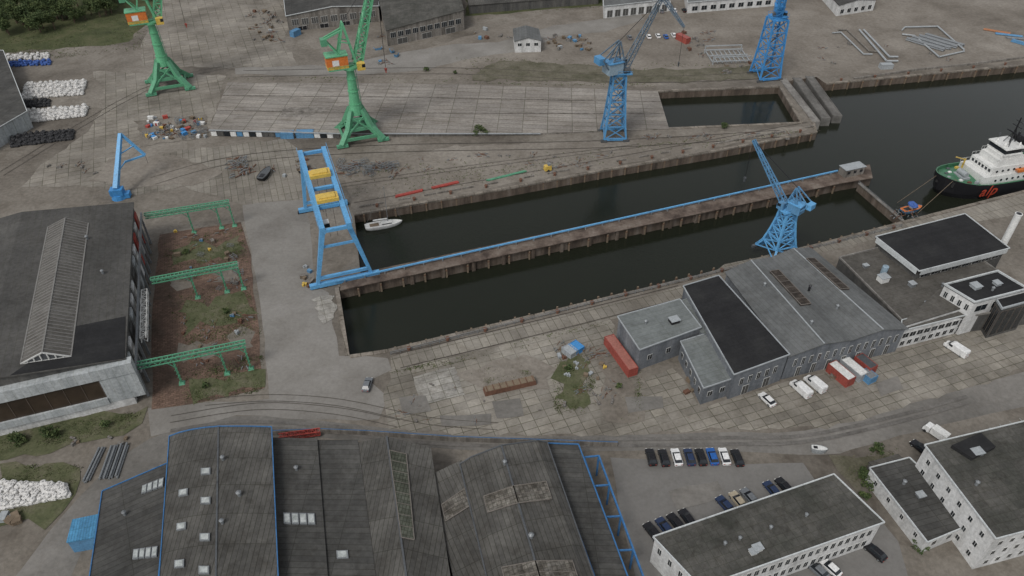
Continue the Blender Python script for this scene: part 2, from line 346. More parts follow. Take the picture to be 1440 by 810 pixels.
S_('car_park',[(858,645),(1040,652),(1128,650),(1150,680),(1170,668),(1200,690),(1262,760),(1300,900),(920,950)],M_lot,.3)
S_('brick_paving',[(224,330),(338,312),(352,360),(372,545),(266,570),(215,575),(212,480)],M_brk,.3)
for pts in ([(240,352),(280,340),(300,346),(336,334),(342,354),(300,366),(244,374)],[(250,430),(280,420),(296,428),(346,408),(358,440),(330,456),(290,452),(262,470)],[(264,538),(300,526),(320,532),(364,514),(370,542),(330,556),(268,568)]):
    S_('grass',pts,M_gmoss,1.6,2.0)
for pts in ([(236,390),(262,384),(270,404),(240,408)],[(300,376),(330,372),(334,392),(304,396)],[(250,488),(300,478),(306,498),(256,508)],[(318,466),(352,460),(358,486),(324,492)]):
    S_('dirt_patch',pts,M_ground,1.5,2.0)
S_('pale_concrete',[(580,530),(640,515),(652,556),(592,570)],M_pale,.3,3)
S_('dirt_patch',[(640,530),(690,508),(760,500),(780,520),(770,548),(700,552)],M_sand,1.3,3)
S_('dirt_patch',[(850,500),(905,560),(900,590),(850,590),(840,560)],M_sand,1.3,3)
S_('grass',[(782,507),(820,504),(832,530),(818,570),(794,576),(784,555)],M_gmoss,1.9,2.0)
S_('grass',[(0,655),(118,655),(108,690),(60,740),(0,735)],M_gmoss,1.3,3)
S_('grass',[(-60,600),(205,576),(200,600),(120,625),(-60,660)],M_gmoss,1.0,3)
S_('grass',[(1170,645),(1240,632),(1262,640),(1225,655),(1212,690),(1180,668)],M_moss,1.4,2.5)
S_('dirt_patch',[(190,172),(290,160),(292,192),(200,205)],M_ground,1.0,3)
S_('dirt_patch',[(150,225),(230,218),(310,240),(290,258),(180,266),(130,255)],M_sand,1.3,3)
S_('dirt_patch',[(440,420),(470,415),(474,450),(450,455)],M_pale,1.0,2)
S_('dirt_patch',[(660,112),(900,118),(1080,110),(1060,94),(900,98),(700,84)],M_moss,1.5,4)
for q,m in (([(560,560),(600,556),(606,580),(566,584)],M_asph2),([(690,566),(730,560),(738,586),(698,590)],M_asph2),([(1020,590),(1090,580),(1094,596),(1024,604)],M_plate),([(1230,540),(1262,530),(1270,548),(1238,558)],M_asph2),([(940,690),(1010,676),(1020,700),(950,716)],M_asph2),([(620,585),(690,583),(692,598),(622,600)],M_asph2),([(880,560),(930,558),(935,575),(884,580)],M_asph2)):
    S_('surface_repair',q,m,.3,3)
# tyre tracks darkening the road
z+=.004
M_trk=gmat('tyre_darkened_road',[(.070,.064,.057),(.094,.087,.078),(.115,.106,.095)],s=.12,fine=1.4,stain=.4)
for off in (0,9):
    strip('tyre_track',smoothpts([(240,606+off),(330,594+off),(450,598+off),(640,617+off),(860,618+off),(1020,616+off),(1130,613+off),(1250,588+off),(1360,558+off)],5),.9,z,M_trk)
# rails and joints
z+=.004
def rails(pts,gauge=2.2,w=.16):
    W=[P(*p) for p in smoothpts(pts,5)]
    for sd in (-1,1):
        out=[]
        for i,p in enumerate(W):
            d=(W[min(i+1,len(W)-1)]-W[max(i-1,0)]).normalized(); out.append(p+Vector((-d.y,d.x,0))*sd*gauge/2)
        strip('rail_track',out,w,z,M_rail,px=False)
rails([(560,508),(760,460),(960,410)],5,.2)
rails([(500,294),(850,232),(1145,178)],7,.2)
rails([(290,566),(380,560),(480,567),(600,592),(700,600)],2,.14)
rails([(240,590),(360,572),(470,578),(560,596)],2,.14)
rails([(215,255),(330,225),(520,210),(850,203),(1100,188)],5,.25)
rails([(0,246),(200,128),(330,92)],3,.2)
rails([(455,265),(640,238),(900,205)],2,.16)
rails([(340,104),(640,100),(900,112),(1080,106)],6,.25)
z+=.004
for i in range(9):
    strip('parking_marking',[(1335+i*14,618-i*4.2),(1350+i*14,634-i*4.2)],.15,z,M_mark)
# ------------------------------------------------------------ pier & gate
T=Thing('dock_pier','long narrow brick and concrete pier dividing the dock basins','pier',P(850,325,-3),AL)
mb=MB(); mb.prism([P(478,408),P(486,390),P(1182,242),P(1222,233),P(1226,250),P(1184,257)],-8,.5); mb.part('pier_wall',[M_stone],T,world=True)
mb=MB(); mb.prism([P(478,409,.5),P(486,390.5,.5),P(1182,241,.5),P(1223,232,.5),P(1227,251,.5),P(1184,258,.5)],.504,.72); mb.part('coping',[M_pier],T,world=True)
for i in range(1,18):
    p=lerp(P(487,406),P(1184,257),i/18); mb=MB(); mb.box(p.x,p.y,-3.6,1.0,1.3,4.0,rot=AL); mb.part('buttress',[M_stone],T,world=True)
T=Thing('service_pipe','long blue pipe on short trestles along the pier','pipe',P(850,318,.8),AL)
a=P(470,396,1.7); b=P(1178,240,1.7)
mb=MB(); mb.beam(a,b,.42,.4); mb.part('pipe',[M_blue],T,world=True)
for i in range(30):
    p=lerp(a,b,(i+.5)/30); mb=MB(); mb.box(p.x,p.y,.72,.3,.8,.78,rot=AL); mb.part('trestle',[M_steel],T,world=True)
p=P(1196,244,.72); T=Thing('pump_house','small pale grey control hut at the pier head','hut',p,AL)
mb=MB(); mb.box(0,0,0,7.5,3.2,2.7); mb.part('wall',[M_wold],T)
mb=MB(); mb.box(0,0,2.71,8,3.7,.2); mb.part('roof',[M_ltgrey],T)
for x in (-2.4,0,2.4):
    mb=MB(); mb.box(x,-1.63,1.1,1.1,.06,.9); mb.part('window',[M_glass],T)
T=Thing('dock_gate','narrow concrete dock gate with handrail closing the basin','dock gate',P(1239,283,-3),0)
a=P(1208,257); b=P(1270,310)
mb=MB(); mb.beam(a+Vector((0,0,-.1)),b+Vector((0,0,-.1)),.9,.3); mb.part('walkway',[M_conc],T,world=True)
mb=MB(); mb.beam(a+Vector((0,0,-2.4)),b+Vector((0,0,-2.4)),.3,4.2); mb.part('gate_leaf',[M_stone],T,world=True)
mb=MB(); mb.beam(a+Vector((-.4,0,.9)),b+Vector((-.4,0,.9)),.06)
for i in range(13):
    p=lerp(a,b,(i+.2)/12.5); mb.beam(p+Vector((-.4,0,.05)),p+Vector((-.4,0,.9)),.07)
mb.part('handrail',[M_steel],T,world=True)
# slip beams: flat slabs running down into the water
SL=[((1100,111),(1148,172),1.5,M_conc,.35,.25),((1120,110),(1162,167),1.75,M_slab,.3,.15),((1138,108),(1178,163),1.75,M_slab,.3,.1)]
for (a,b,w,m,z0,z1) in SL:
    a=P(*a); b=P(*b); mb=MB(); d=(b-a).normalized(); s=Vector((-d.y,d.x,0))*w
    mb.hexa([a-s+Vector((0,0,-6)),a+s+Vector((0,0,-6)),b+s+Vector((0,0,-8)),b-s+Vector((0,0,-8))],[a-s+Vector((0,0,z0)),a+s+Vector((0,0,z0)),b+s+Vector((0,0,z1)),b-s+Vector((0,0,z1))])
    for sd in (-.82,.82): mb.beam(a+s*sd+Vector((0,0,z0+.06)),b+s*sd+Vector((0,0,z1+.06)),.3,.16)
    mb.top('slipway_slab','flat grey concrete slipway slab running into the water','slipway',[m],group='slipway slabs')
# timber fenders
mb=MB(); mb.box(0,0,-4.2,.45,.4,4.3); mb.box(0,.0,-.6,.5,.5,.3,mi=1); fm=mb.mesh('timber_fender',[M_wood,M_rust])
for (A,B,n,off) in ((P(500,302),P(1149,186),34,-.35),(P(1268,312),P(545,492),40,-.35),(P(1162,118),P(1440,92),14,-.35),(P(487,407),P(1184,258),26,-.3)):
    d=(B-A).normalized(); nr=Vector((-d.y,d.x,0))*off
    for i in range(n):
        p=lerp(A,B,(i+.5)/n)+nr; o=bpy.data.objects.new('timber_fender',fm); COL.objects.link(o); o.location=(p.x,p.y,-.15); o.rotation_euler=(0,0,math.atan2(d.y,d.x))
        o['label']='dark timber fender post on the quay wall'; o['category']='fender'; o['group']='timber fenders along the quays'
# slipway deck
T=Thing('slipway_deck','long cracked pale tan concrete slipway deck on a low wall','slipway',P(620,150),0)
top=[(320,116,1.2),(640,118,.9),(925,128,.35),(941,181,.25),(760,187,.7),(480,187,2.0),(294,182,2.5)]
TW=[P(*t) for t in top]
mb=MB(); mb.hexa([Vector((t.x,t.y,-.2)) for t in TW],[t-Vector((0,0,.2)) for t in TW]); mb.part('wall',[M_wold],T,world=True)
mb=MB()
lo=[t-Vector((0,0,.19)) for t in TW]
n=7
mb.add(TW+lo,[tuple(range(n))[::-1]]+[(i,(i+1)%n,(i+1)%n+n,i+n) for i in range(n)])
mb.part('deck_slab',[M_slipc],T,world=True)
for j in (.3,.62):
    # keel rails set along the deck
    pts=[lerp(TW[0],TW[6],j),lerp(TW[1],TW[5],j),lerp(TW[2],TW[3],j)]
    mb=MB()
    for a,b in zip(pts,pts[1:]): mb.beam(a+Vector((0,0,.08)),b+Vector((0,0,.08)),.35,.16)
    mb.part('keel_rail',[M_wold],T,world=True)
dn=(TW[5]-TW[6]); dn.z=0; dn.normalize(); dn=Vector((dn.y,-dn.x,0))
for i in range(20):
    t=.01+i*.049; t2=t+.042
    a=lerp(TW[6],TW[5],t)+dn*.25; b=lerp(TW[6],TW[5],t2)+dn*.25
    mb=MB(); a.z=b.z=.98; mb.beam(a,b,.2,1.75)
    mb.part('wall_panel',[[M_white,M_glass,M_blue2,M_wdark][[0,3,1,0,2,0,1,0,3,3,2,2,0,1,3,0,0,1,0,3][i]]],T,world=True)
mb=MB(); a=TW[6]+dn*.5; b=TW[5]+dn*.5; mb.beam(a,b,.35,.3); c=TW[4]+dn*.5; mb.beam(b,c,.35,.3); mb.part('edge_beam',[M_ltgrey],T,world=True)
# ------------------------------------------------------------ buildings
def pz(prof,t):
    for (t0,z0),(t1,z1) in zip(prof,prof[1:]):
        if t<=t1 or t1==prof[-1][0]: return z0+(z1-z0)*(t-t0)/(t1-t0)
def bldg(name,label,cat,c,prof,wm,rm,over=.3,thick=.28,trim=None,parapet=None,ext=1.0,base=0,tw=.24):
    FL,FR,NR,NL=[Vector((p.x,p.y,0)) for p in c]
    if ext!=1: NL=FL+(NL-FL)*ext; NR=FR+(NR-FR)*ext
    rot=math.atan2((FR-FL).y,(FR-FL).x); T=Thing(name,label,cat,(FL+FR+NR+NL)/4+Vector((0,0,base)),rot)
    def S(t,s,dz=0,th=thick):
        p=lerp(lerp(FL,FR,t),lerp(NL,NR,t),s); return Vector((p.x,p.y,pz(prof,t)+th+dz))
    mb=MB(); ts=[t for t,_ in prof]; n=len(ts)
    for s in (0,1):
        vs=[S(t,s,0,0) for t in ts]; a=S(0,s); b=S(1,s)
        poly=[(a.x,a.y,base)]+vs+[(b.x,b.y,base)]
        mb.add(poly,[tuple(range(n+2)) if s==0 else tuple(range(n+2))[::-1]])
    for t in (0,1):
        a,b=S(t,0,0,0),S(t,1,0,0); q=[(a.x,a.y,base),(b.x,b.y,base),b,a]; mb.add(q,[(0,1,2,3)])
    mb.part('wall',[wm],T,world=True)
    W=(FR-FL).length; Ls=(NL-FL).length; ot=over/W; os_=over/Ls
    tt=[ts[0]-ot]+ts[1:-1]+[ts[-1]+ot]
    mb=MB(); A=[];
    for s in (-os_,1+os_):
        A.append(([S(t,s) for t in tt],[S(t,s,0,.012) for t in tt]))
    n=len(tt); vs=A[0][0]+A[1][0]+A[0][1]+A[1][1]; f=[]
    for i in range(n-1):
        f.append((i,i+n,i+n+1,i+1)); f.append((2*n+i,2*n+i+1,3*n+i+1,3*n+i))
        f.append((i,i+1,2*n+i+1,2*n+i)); f.append((n+i,3*n+i,3*n+i+1,n+i+1))
    f.append((0,2*n,3*n,n)); f.append((n-1,2*n-1,4*n-1,3*n-1))
    mb.add(vs,f); mb.part('roof',[rm],T,world=True)
    T.S=S; T.c=(FL,FR,NR,NL); T.prof=prof
    if trim:
        mb=MB(); w=tw
        for t in (tt[0],tt[-1]):
            mb.beam(S(t,-os_,.04),S(t,1+os_,.04),w,.3)
        for s in (-os_,1+os_):
            for i in range(n-1): mb.beam(S(tt[i],s,.05),S(tt[i+1],s,.05),w,.3)
        mb.part('roof_trim',[trim],T,world=True)
    if parapet:
        mb=MB(); w=.35
        q=[S(0,0),S(1,0),S(1,1),S(0,1)]
        for i in range(4):
            a,b=q[i],q[(i+1)%4]; d=(b-a).normalized()*.17
            mb.beam(a+Vector((0,0,.2))-d,b+Vector((0,0,.2))-d*1.05,w,.5)
        mb.part('parapet',[parapet],T,world=True)
    return T
def sky(T,t0,t1,s0,s1,lift=.35,mats=None,name='skylight',n=1):
    mb=MB(); S=T.S
    q=[(t0,s0),(t1,s0),(t1,s1),(t0,s1)]
    mb.hexa([S(t,s,-.05) for t,s in q],[S(t,s,lift) for t,s in q])
    k=.12
    q2=[(lerp(t0,t1,k),lerp(s0,s1,k)),(lerp(t0,t1,1-k),lerp(s0,s1,k)),(lerp(t0,t1,1-k),lerp(s0,s1,1-k)),(lerp(t0,t1,k),lerp(s0,s1,1-k))]
    mb.hexa([S(t,s,lift) for t,s in q2],[S(t,s,lift+.06) for t,s in q2],1)
    return mb.part(name,mats or [M_steel,M_skyl],T,world=True)
def strip_light(T,q,mat,h=.25,name='skylight'):
    mb=MB(); v=[T.S(t,s,.03) for t,s in q]; up=Vector((0,0,h))
    mb.hexa(v,[p+up for p in v])
    for i in range(4): mb.beam(v[i]+up,v[(i+1)%4]+up,.16,.16,mi=1)
    n=max(2,int((v[3]-v[0]).length/2.2))
    for i in range(1,n): mb.beam(lerp(v[0],v[3],i/n)+up,lerp(v[1],v[2],i/n)+up,.1,.1,mi=1)
    return mb.part(name,[mat,M_sfr],T,world=True)
def ridge(T,t0,tm,t1,s0,s1,h,mats=None,ends=True):
    """glazed ridge lantern"""
    S=T.S; mb=MB()
    a=[S(t0,s0,.02),S(tm,s0,h),S(t1,s0,.02)]; b=[S(t0,s1,.02),S(tm,s1,h),S(t1,s1,.02)]
    mb.add(a+b,[(0,1,4,3),(1,2,5,4)],0); mb.add(a+b,[(0,2,1),(3,4,5)],3)
    mb.beam(a[1],b[1],.3,.2,mi=2); mb.beam(a[0],b[0],.3,.3,mi=2); mb.beam(a[2],b[2],.3,.3,mi=2)
    k=int((b[1]-a[1]).length/1.2)
    for i in range(k+1):
        t=i/k
        for e in (0,2): mb.beam(lerp(a[e],b[e],t)+Vector((0,0,.05)),lerp(a[1],b[1],t)+Vector((0,0,.05)),.22,.1,mi=2)
    for e,q in ((0,a),(1,b)):
        for j in range(1,7):
            p=lerp(q[0],q[2],j/7); zt=lerp(q[0],q[1],min(1,j/3.5)) if j<=3.5 else lerp(q[1],q[2],(j-3.5)/3.5)
            dd=(b[1]-a[1]).normalized()*(.06 if e else -.06)
            mb.beam(p+dd,Vector((p.x,p.y,zt.z))+dd,.25,.25,mi=1)
    dd=(b[1]-a[1]).normalized()*.08
    mb.beam(b[0]+dd,b[1]+dd,.25,mi=1); mb.beam(b[1]+dd,b[2]+dd,.25,mi=1); mb.beam(b[0]+dd,b[2]+dd,.25,mi=1)
    return mb.part('ridge_lantern',mats or [M_lant,M_frame,M_lfr,M_dsteel],T,world=True)
def wins(T,A,B,n,z0,z1,frac=.6,m0=.03,m1=.97,glass=None,frame=None,name='window',mull=1,pr=.0):
    A=Vector((A.x,A.y,0)); B=Vector((B.x,B.y,0)); L=(B-A).length; d=(B-A).normalized(); nr=Vector((d.y,-d.x,0))
    w=L*(m1-m0)/n*frac; h=z1-z0; mb=MB()
    mb.box(0,-.03-pr,0,w,.1,h,0)
    k=.09
    for j in range(mull+1):
        ww=(w-.16-(mull*.1))/(mull+1); cx=-w/2+.08+ww/2+j*(ww+.1)
        mb.box(cx,-.09-pr,k,ww,.03,h-2*k,1)
    me=mb.mesh(name,[frame or M_frame,glass or M_glass])
    ang=math.atan2(d.y,d.x)
    for i in range(n):
        p=lerp(A,B,m0+(m1-m0)*(i+.5)/n); p.z=z0
        o=bpy.data.objects.new(name,me); COL.objects.link(o); o.parent=T.e; o.location=T.inv@p; o.rotation_euler=(0,0,ang-T.rot); KIDS[T.e].append(o); KIDS[o]=[]
def vent(T,t,s,r=.3,h=1.0,mat=None):
    p=T.S(t,s); mb=MB(); mb.cyl(p-Vector((0,0,.1)),p+Vector((0,0,h)),r,n=8); mb.cyl(p+Vector((0,0,h)),p+Vector((0,0,h+.3)),r*1.5,r*.4,n=8); mb.part('roof_vent',[mat or M_steel],T,world=True)
def rbox(T,t,s,sx,sy,h,mat,name='roof_unit'):
    p=T.S(t,s); mb=MB(); mb.box(p.x,p.y,p.z-.05,sx,sy,h,rot=T.rot); mb.box(p.x,p.y,p.z+h-.05,sx+.3,sy+.3,.12,rot=T.rot,mi=1); mb.part(name,[mat,M_ltgrey],T,world=True)
# left hall
FR=P(185,285,13); NR=P(176,502,13); FR.z=NR.z=0
W=56; NR=FR-NN*((FR-NR).length)
T=bldg('assembly_hall','huge shipyard hall, weathered grey roof with ridge lantern','hall',[FR-D*W,FR,NR,NR-D*W],[(0,11.5),(.52,15.5),(1,12.6)],M_wdark,M_rbig,over=.5)
def tfor(u,v,z):
    p=P(u,v,z); q=p-T.c[0]; return q.dot(D)/W, -q.dot(NN)/(T.c[0]-T.c[3]).length
t0,s0=tfor(92,308,16.5); t1,s1=tfor(60,497,16.5); tm=(t0+t1)/2
ridge(T,tm-.085,tm,tm+.085,s0,s1,2.3)
mb=MB(); q=[T.S(t,s,.03) for t,s in ((.80,.80),(1.0,.78),(1.005,1.004),(.62,1.004),(.70,.93))]  # thin black sheet standing in for the shade on this roof corner
mb.hexa(q,[v+Vector((0,0,.08)) for v in q]); mb.part('roof_shade_patch',[M_rblack],T,world=True)
FL,FR_,NR_,NL=T.c
def face(T,A,B,off,z0,z1,mat,name,th=.3):
    d=(B-A).normalized(); nr=Vector((d.y,-d.x,0)); mb=MB(); a=A+nr*off; b=B+nr*off
    mb.hexa([Vector((p.x,p.y,z0)) for p in (a,b,b-nr*th,a-nr*th)],[Vector((p.x,p.y,z1)) for p in (a,b,b-nr*th,a-nr*th)])
    return mb.part(name,[mat],T,world=True)
face(T,NL,NR_+D*1.5,1.9,9.6,12.6,M_wlight,'upper_cladding',2.2)
face(T,NL,NR_-D*6,1.5,4.0,9.6,M_brownglass,'glazed_band',1.7)
face(T,NR_-D*6,NR_+D*1.5,1.7,2.2,9.6,M_wlight,'corner_cladding',1.8)
face(T,NL,NR_-D*6,2.0,2.2,4.0,M_wlight,'lower_cladding',2.2)
face(T,NL,NR_-D*1,1.6,0,2.2,M_wwhite,'plinth',1.7)
for k in range(14):
    p=NR_-D*(6.2+k*3.6)-NN*1.53; mb=MB(); mb.box(p.x,p.y,4.02,.12,.1,5.5,rot=AL); mb.part('mullion',[M_framed],T,world=True)
for k in range(12):
    s=k/12+.02; a=lerp(NR_,FR_,s); b=lerp(NR_,FR_,s+.05)
    face(T,a,b,.35,1.5,10.5,[M_wlight,M_wwhite,M_wdark,M_red][[0,1,2,0,1,1,2,0,1,3,1,3][k]],'wall_panel',.4)
for k in range(14):
    p=lerp(NR_,FR_,k/13.5)+D*1.4; mb=MB(); mb.box(p.x,p.y,0,.5,.5,8.4,rot=AL); mb.part('column',[M_steel],T,world=True)
mb=MB(); mb.beam(NR_+D*1.4+Vector((0,0,9)),FR_+D*1.4+Vector((0,0,9)),.4,.9); mb.part('crane_runway',[M_steel],T,world=True)
mb=MB(); mb.lattice(lerp(NR_,FR_,.16)+D*2.6+Vector((0,0,8)),lerp(NR_,FR_,.45)+D*2.6+Vector((0,0,8)),1.3,1.3,12,.2); mb.part('lattice_girder',[M_frame],T,world=True)
vent(T,.82,.25);vent(T,.9,.5);vent(T,.3,.6)
T=bldg('assembly_shed','low dark shed along the far side of the yard edge','hall',[P(-160,75,6),P(4,72,6),P(18,108,6),P(-160,150,6)],[(0,6),(1,6)],M_wlight,M_rdark,trim=M_trimw,ext=2.2)
# lower halls
hallg='production hall'
T=bldg('lean_to_hall','low dark felt-roofed hall with blue edging',hallg,[P(146,692,7.5),P(237,656,8),P(222,815,8),P(128,815,7.5)],[(0,7.3),(1,8.3)],M_wlight,M_rdark,trim=M_trimb,ext=1.25,tw=.16)
def pans(T,t0,t1,s0,s1,n):
    for i in range(n):
        a=lerp(t0,t1,(i+.06)/n); b=lerp(t0,t1,(i+.94)/n); sky(T,a,b,s0,s1)
pans(T,.62,.97,.10,.17,4); pans(T,.6,.98,.60,.67,4)
vent(T,.4,.3)
T=bldg('arched_hall','tall hall with curved dark roof, square skylights and blue edging',hallg,[P(240,615,10),P(380,602,11.6),P(389,815,11.6),P(226,815,10)],[(0,9.8),(.1,10.7),(.22,11.4),(.36,11.9),(.5,12.1),(.75,11.8),(1,11.3)],M_wlight,M_rmid,trim=M_trimb,ext=1.25,tw=.16)
for (u,v) in ((290,665),(257,691),(290,706),(254,739),(289,757),(251,792),(288,803)):
    q=P(u,v,12); FL,FR,NR,NL=T.c; s=(q.y-lerp(FL,FR,.3).y)/(lerp(NL,NR,.3).y-lerp(FL,FR,.3).y); a=lerp(FL,NL,s); b=lerp(FR,NR,s); t=(q-a).dot((b-a).normalized())/(b-a).length
    sky(T,t-.045,t+.045,s-.018,s+.018,.4)
mb=MB(); mb.beam(T.S(.5,-.01,.08),T.S(.5,1.01,.08),.3,.14); mb.part('ridge_cap',[M_dsteel],T,world=True)
vent(T,.55,.2);vent(T,.55,.55); vent(T,.7,.4,.35)
T=bldg('flat_hall','flat-roofed dark hall bay with a row of skylights',hallg,[P(386,618,9),P(444,618,9),P(459,815,9),P(393,815,9)],[(0,9),(1,8.7)],M_wdark,M_rdark,ext=1.25)
pans(T,.14,.86,.46,.52,4); vent(T,.5,.2)
sky(T,.35,.6,.88,.90)
T=bldg('flat_hall','flat-roofed dark hall bay beside the saddle-roofed hall',hallg,[P(446,620,8.5),P(502,623,8.5),P(527,815,8.5),P(460,815,8.5)],[(0,8.2),(1,8.9)],M_wdark,M_rdark,ext=1.25)
sky(T,.25,.5,.66,.70)
T=bldg('saddle_roof_hall','saddle-roofed cement-sheet hall with long wired-glass ridge light',hallg,[P(504,624,9),P(604,630,9),P(632,815,9),P(529,815,9)],[(0,8.8),(.42,11.2),(1,8.8)],M_wdark,M_rmid,ext=1.25)
strip_light(T,((.43,.09),(.66,.09),(.6,.62),(.43,.62)),M_greenish)
mb=MB(); mb.beam(T.S(.42,-.01,.08),T.S(.42,1.01,.08),.35,.14); mb.part('ridge_cap',[M_dsteel],T,world=True)
sky(T,.13,.26,.82,.86); sky(T,.5,.62,.82,.86)
T=bldg('low_hall','low felt-roofed hall bay with cracked roof glazing',hallg,[P(607,670,8),P(648,653,8.5),P(690,815,8.5),P(640,815,8)],[(0,8),(1,9)],M_wdark,M_rmid,ext=1.25)
strip_light(T,((.1,.26),(.95,.2),(.95,.33),(.1,.39)),M_skyd)
T=bldg('shallow_gable_hall','large grey-roofed hall with two broken wired-glass skylights',hallg,[P(649,652,10),P(768,624,10),P(834,815,10),P(688,815,10)],[(0,9.4),(.12,10.6),(.47,12.0),(.9,10.9),(1,9.8)],M_wdark,M_rmid,ext=1.25,trim=M_dsteel)
for s0,s1 in ((.28,.39),(.74,.86)):
    strip_light(T,((.47,s0),(.84,s0-.015),(.84,s1-.015),(.47,s1)),M_skyd); strip_light(T,((.14,s0+.01),(.47,s0),(.47,s1),(.14,s1+.01)),M_skyd)
mb=MB(); mb.beam(T.S(.47,-.01,.08),T.S(.47,1.01,.08),.35,.14); mb.part('ridge_cap',[M_dsteel],T,world=True)
vent(T,.5,.6,.35); vent(T,.45,.12,.3)
T=bldg('side_hall','narrow dark lean-to hall with bright blue edging',hallg,[P(770,629,7),P(812,627,7),P(882,815,7),P(838,815,7)],[(0,7.6),(1,6.8)],M_wlight,M_rdark,trim=M_trimb,ext=1.25)
T=Thing('crane_runway_frame','open blue steel runway frame beside the halls','steel frame',P(850,720),rad(15))
q=[P(821,643,6.5),P(842,641,6.5),P(930,880,6.5),P(905,880,6.5)]
mb=MB(); mb.beam(q[0],q[3],.32,.45); mb.beam(q[1],q[2],.32,.45)
for i in range(6): mb.beam(lerp(q[0],q[3],i/5),lerp(q[1],q[2],i/5),.28,.3)
mb.part('girder',[M_trimb],T,world=True)
for i in range(6):
    for e in (0,1):
        p=lerp(q[e],q[3-e] if e==0 else q[2],i/5); mb=MB(); mb.box(p.x,p.y,0,.35,.35,6.2); mb.part('column',[M_trimb],T,world=True)
T=bldg('blue_shed','small bright blue corrugated shed','shed',[P(103,732,3.5),P(141,724,3.5),P(139,755,3.5),P(95,763,3.5)],[(0,3.5),(1,3.5)],M_blue2,gmat('blue_sheet_roof',[(.06,.18,.32),(.07,.23,.40),(.08,.26,.45)],s=.4,fine=2,space='obj',brick=(.5,20,.06,0,.08,.7),stain=.3),over=.1)
# boundary wall
T=Thing('boundary_wall','low grey yard wall with blue railing behind the halls','wall',P(620,620),0)
mb=MB(); W_=[P(382,612),P(450,609),P(520,612),P(640,620),P(868,628)]
for a,b in zip(W_,W_[1:]): mb.beam(a+Vector((0,0,.7)),b+Vector((0,0,.7)),.3,1.4)
mb.part('wall',[M_wold],T,world=True)
mb=MB()
for a,b in zip(W_,W_[1:]): mb.beam(a+Vector((0,0,1.55)),b+Vector((0,0,1.55)),.1,.1)
mb.part('railing',[M_trimb],T,world=True)
# ---- warehouse group
T=bldg('twin_gable_hall','grey warehouse with two shallow gables and arched windows','warehouse',[P(1022,383,8),P(1141,350,8),P(1274,461,8),P(1110,500,8)],[(0,7.8),(.27,9.4),(.52,8.4),(.77,9.5),(1,7.8)],M_wgrey,M_rgrey,over=.4)
for t,s0,s1 in ((.40,.17,.6),(.82,.15,.55)):
    strip_light(T,((t-.05,s0),(t+.05,s0),(t+.05,s1),(t-.05,s1)),M_brl,.45)
for t in (.27,.77):
    mb=MB(); mb.beam(T.S(t,-.01,.06),T.S(t,1.01,.06),.3,.12); mb.part('ridge_cap',[M_ltgrey],T,world=True)
vent(T,.55,.45,.3,1.6,M_black); vent(T,.2,.3); vent(T,.62,.7); vent(T,.3,.8)
FL,FR,NR,NL=T.c
wins(T,NL,NR,14,3.8,6.2,.4,.04,.98,mull=1)
wins(T,NL,NR,7,.0,3.2,.3,.06,.96,name='door',glass=M_wdark)
T=bldg('flat_black_warehouse','black bitumen flat-roofed bay of the grey warehouse','warehouse',[P(962,403,8.4),P(1010,390,8.4),P(1108,500,8.4),P(1033,526,8.4)],[(0,8.2),(1,8.5)],M_wgrey,M_rblack,over=.2,trim=M_ltgrey)
FL,FR,NR,NL=T.c; wins(T,NL,NR,5,3.8,6.0,.45,.1,.9); wins(T,NL,NR,2,0,3,.3,.1,.9,name='door',glass=M_wdark)
T=bldg('workshop','pale grey flat-roofed workshop with blank side walls','workshop',[P(870,447,7),P(955,424,7),P(984,462,7),P(900,492,7)],[(0,7),(1,7.2)],M_wgrey,M_rlight,over=.25,trim=M_ltgrey)
rbox(T,.7,.6,2.2,1.8,1.0,M_rblack); vent(T,.3,.4)
FL,FR,NR,NL=T.c; wins(T,NL,NR,3,2.5,4.2,.25)
T=bldg('workshop_annex','lower grey flat-roofed annex with small skylights','workshop',[P(958,482,5.5),P(1000,470,5.5),P(1046,528,5.5),P(990,546,5.5)],[(0,5.5),(1,5.7)],M_wgrey,M_rlight,over=.2,trim=M_ltgrey)
FL,FR,NR,NL=T.c; wins(T,NL,NR,3,2.2,3.8,.4); wins(T,FL,NL,5,2.2,3.8,.4)
T=bldg('link_building','light grey lean-to roof linking workshop and warehouse','workshop',[P(955,425,6.2),P(966,421,6.2),P(1018,478,6.2),P(986,468,6.2)],[(0,6.3),(1,6.3)],M_wgrey,M_rlight,over=.1)
# ---- right flat complex
T=bldg('flat_roof_store','sprawling brown gravel flat-roofed store building','store building',[P(1180,364,5.5),P(1325,328,5.5),P(1470,432,5.5),P(1272,457,5.5)],[(0,5.5),(1,5.5)],M_wdark,M_rbrown,over=.1,parapet=M_conc)
rbox(T,.14,.42,2.4,2.0,1.6,M_white); rbox(T,.3,.55,1.4,1.4,1.1,M_steel); vent(T,.4,.75); rbox(T,.12,.2,1.2,1,.8,M_steel); vent(T,.25,.8); vent(T,.5,.62)
p=T.S(.2,.33); mb=MB(); mb.cyl(p,p+Vector((0,0,2.4)),.8,n=14); mb.part('water_tank',[M_palebl],T,world=True)
T=bldg('white_canopy_building','raised black flat-roofed building with thick white fascia','workshop',[P(1235,336,8.5),P(1356,305,8.5),P(1414,350,8.5),P(1292,381,8.5)],[(0,8.5),(1,8.5)],M_wdark,M_rblack,over=.6,thick=.5,trim=M_trimw)
FL,FR,NR,NL=T.c; wins(T,NL,NR,8,5.9,7.6,.7)
face(T,FL,NL,.75,7.6,8.9,M_trimw,'fascia',.1)
face(T,NL,NR,.75,7.6,8.9,M_trimw,'fascia',.1)
T=Thing('chimney','tall white steel chimney beside the flat roof','chimney',P(1410,352,0),0)
mb=MB(); p=P(1406,352,5); mb.cyl((p.x,p.y,0),(p.x,p.y,17),.9,n=16); mb.part('stack',[M_white],T,world=True,smooth=False)
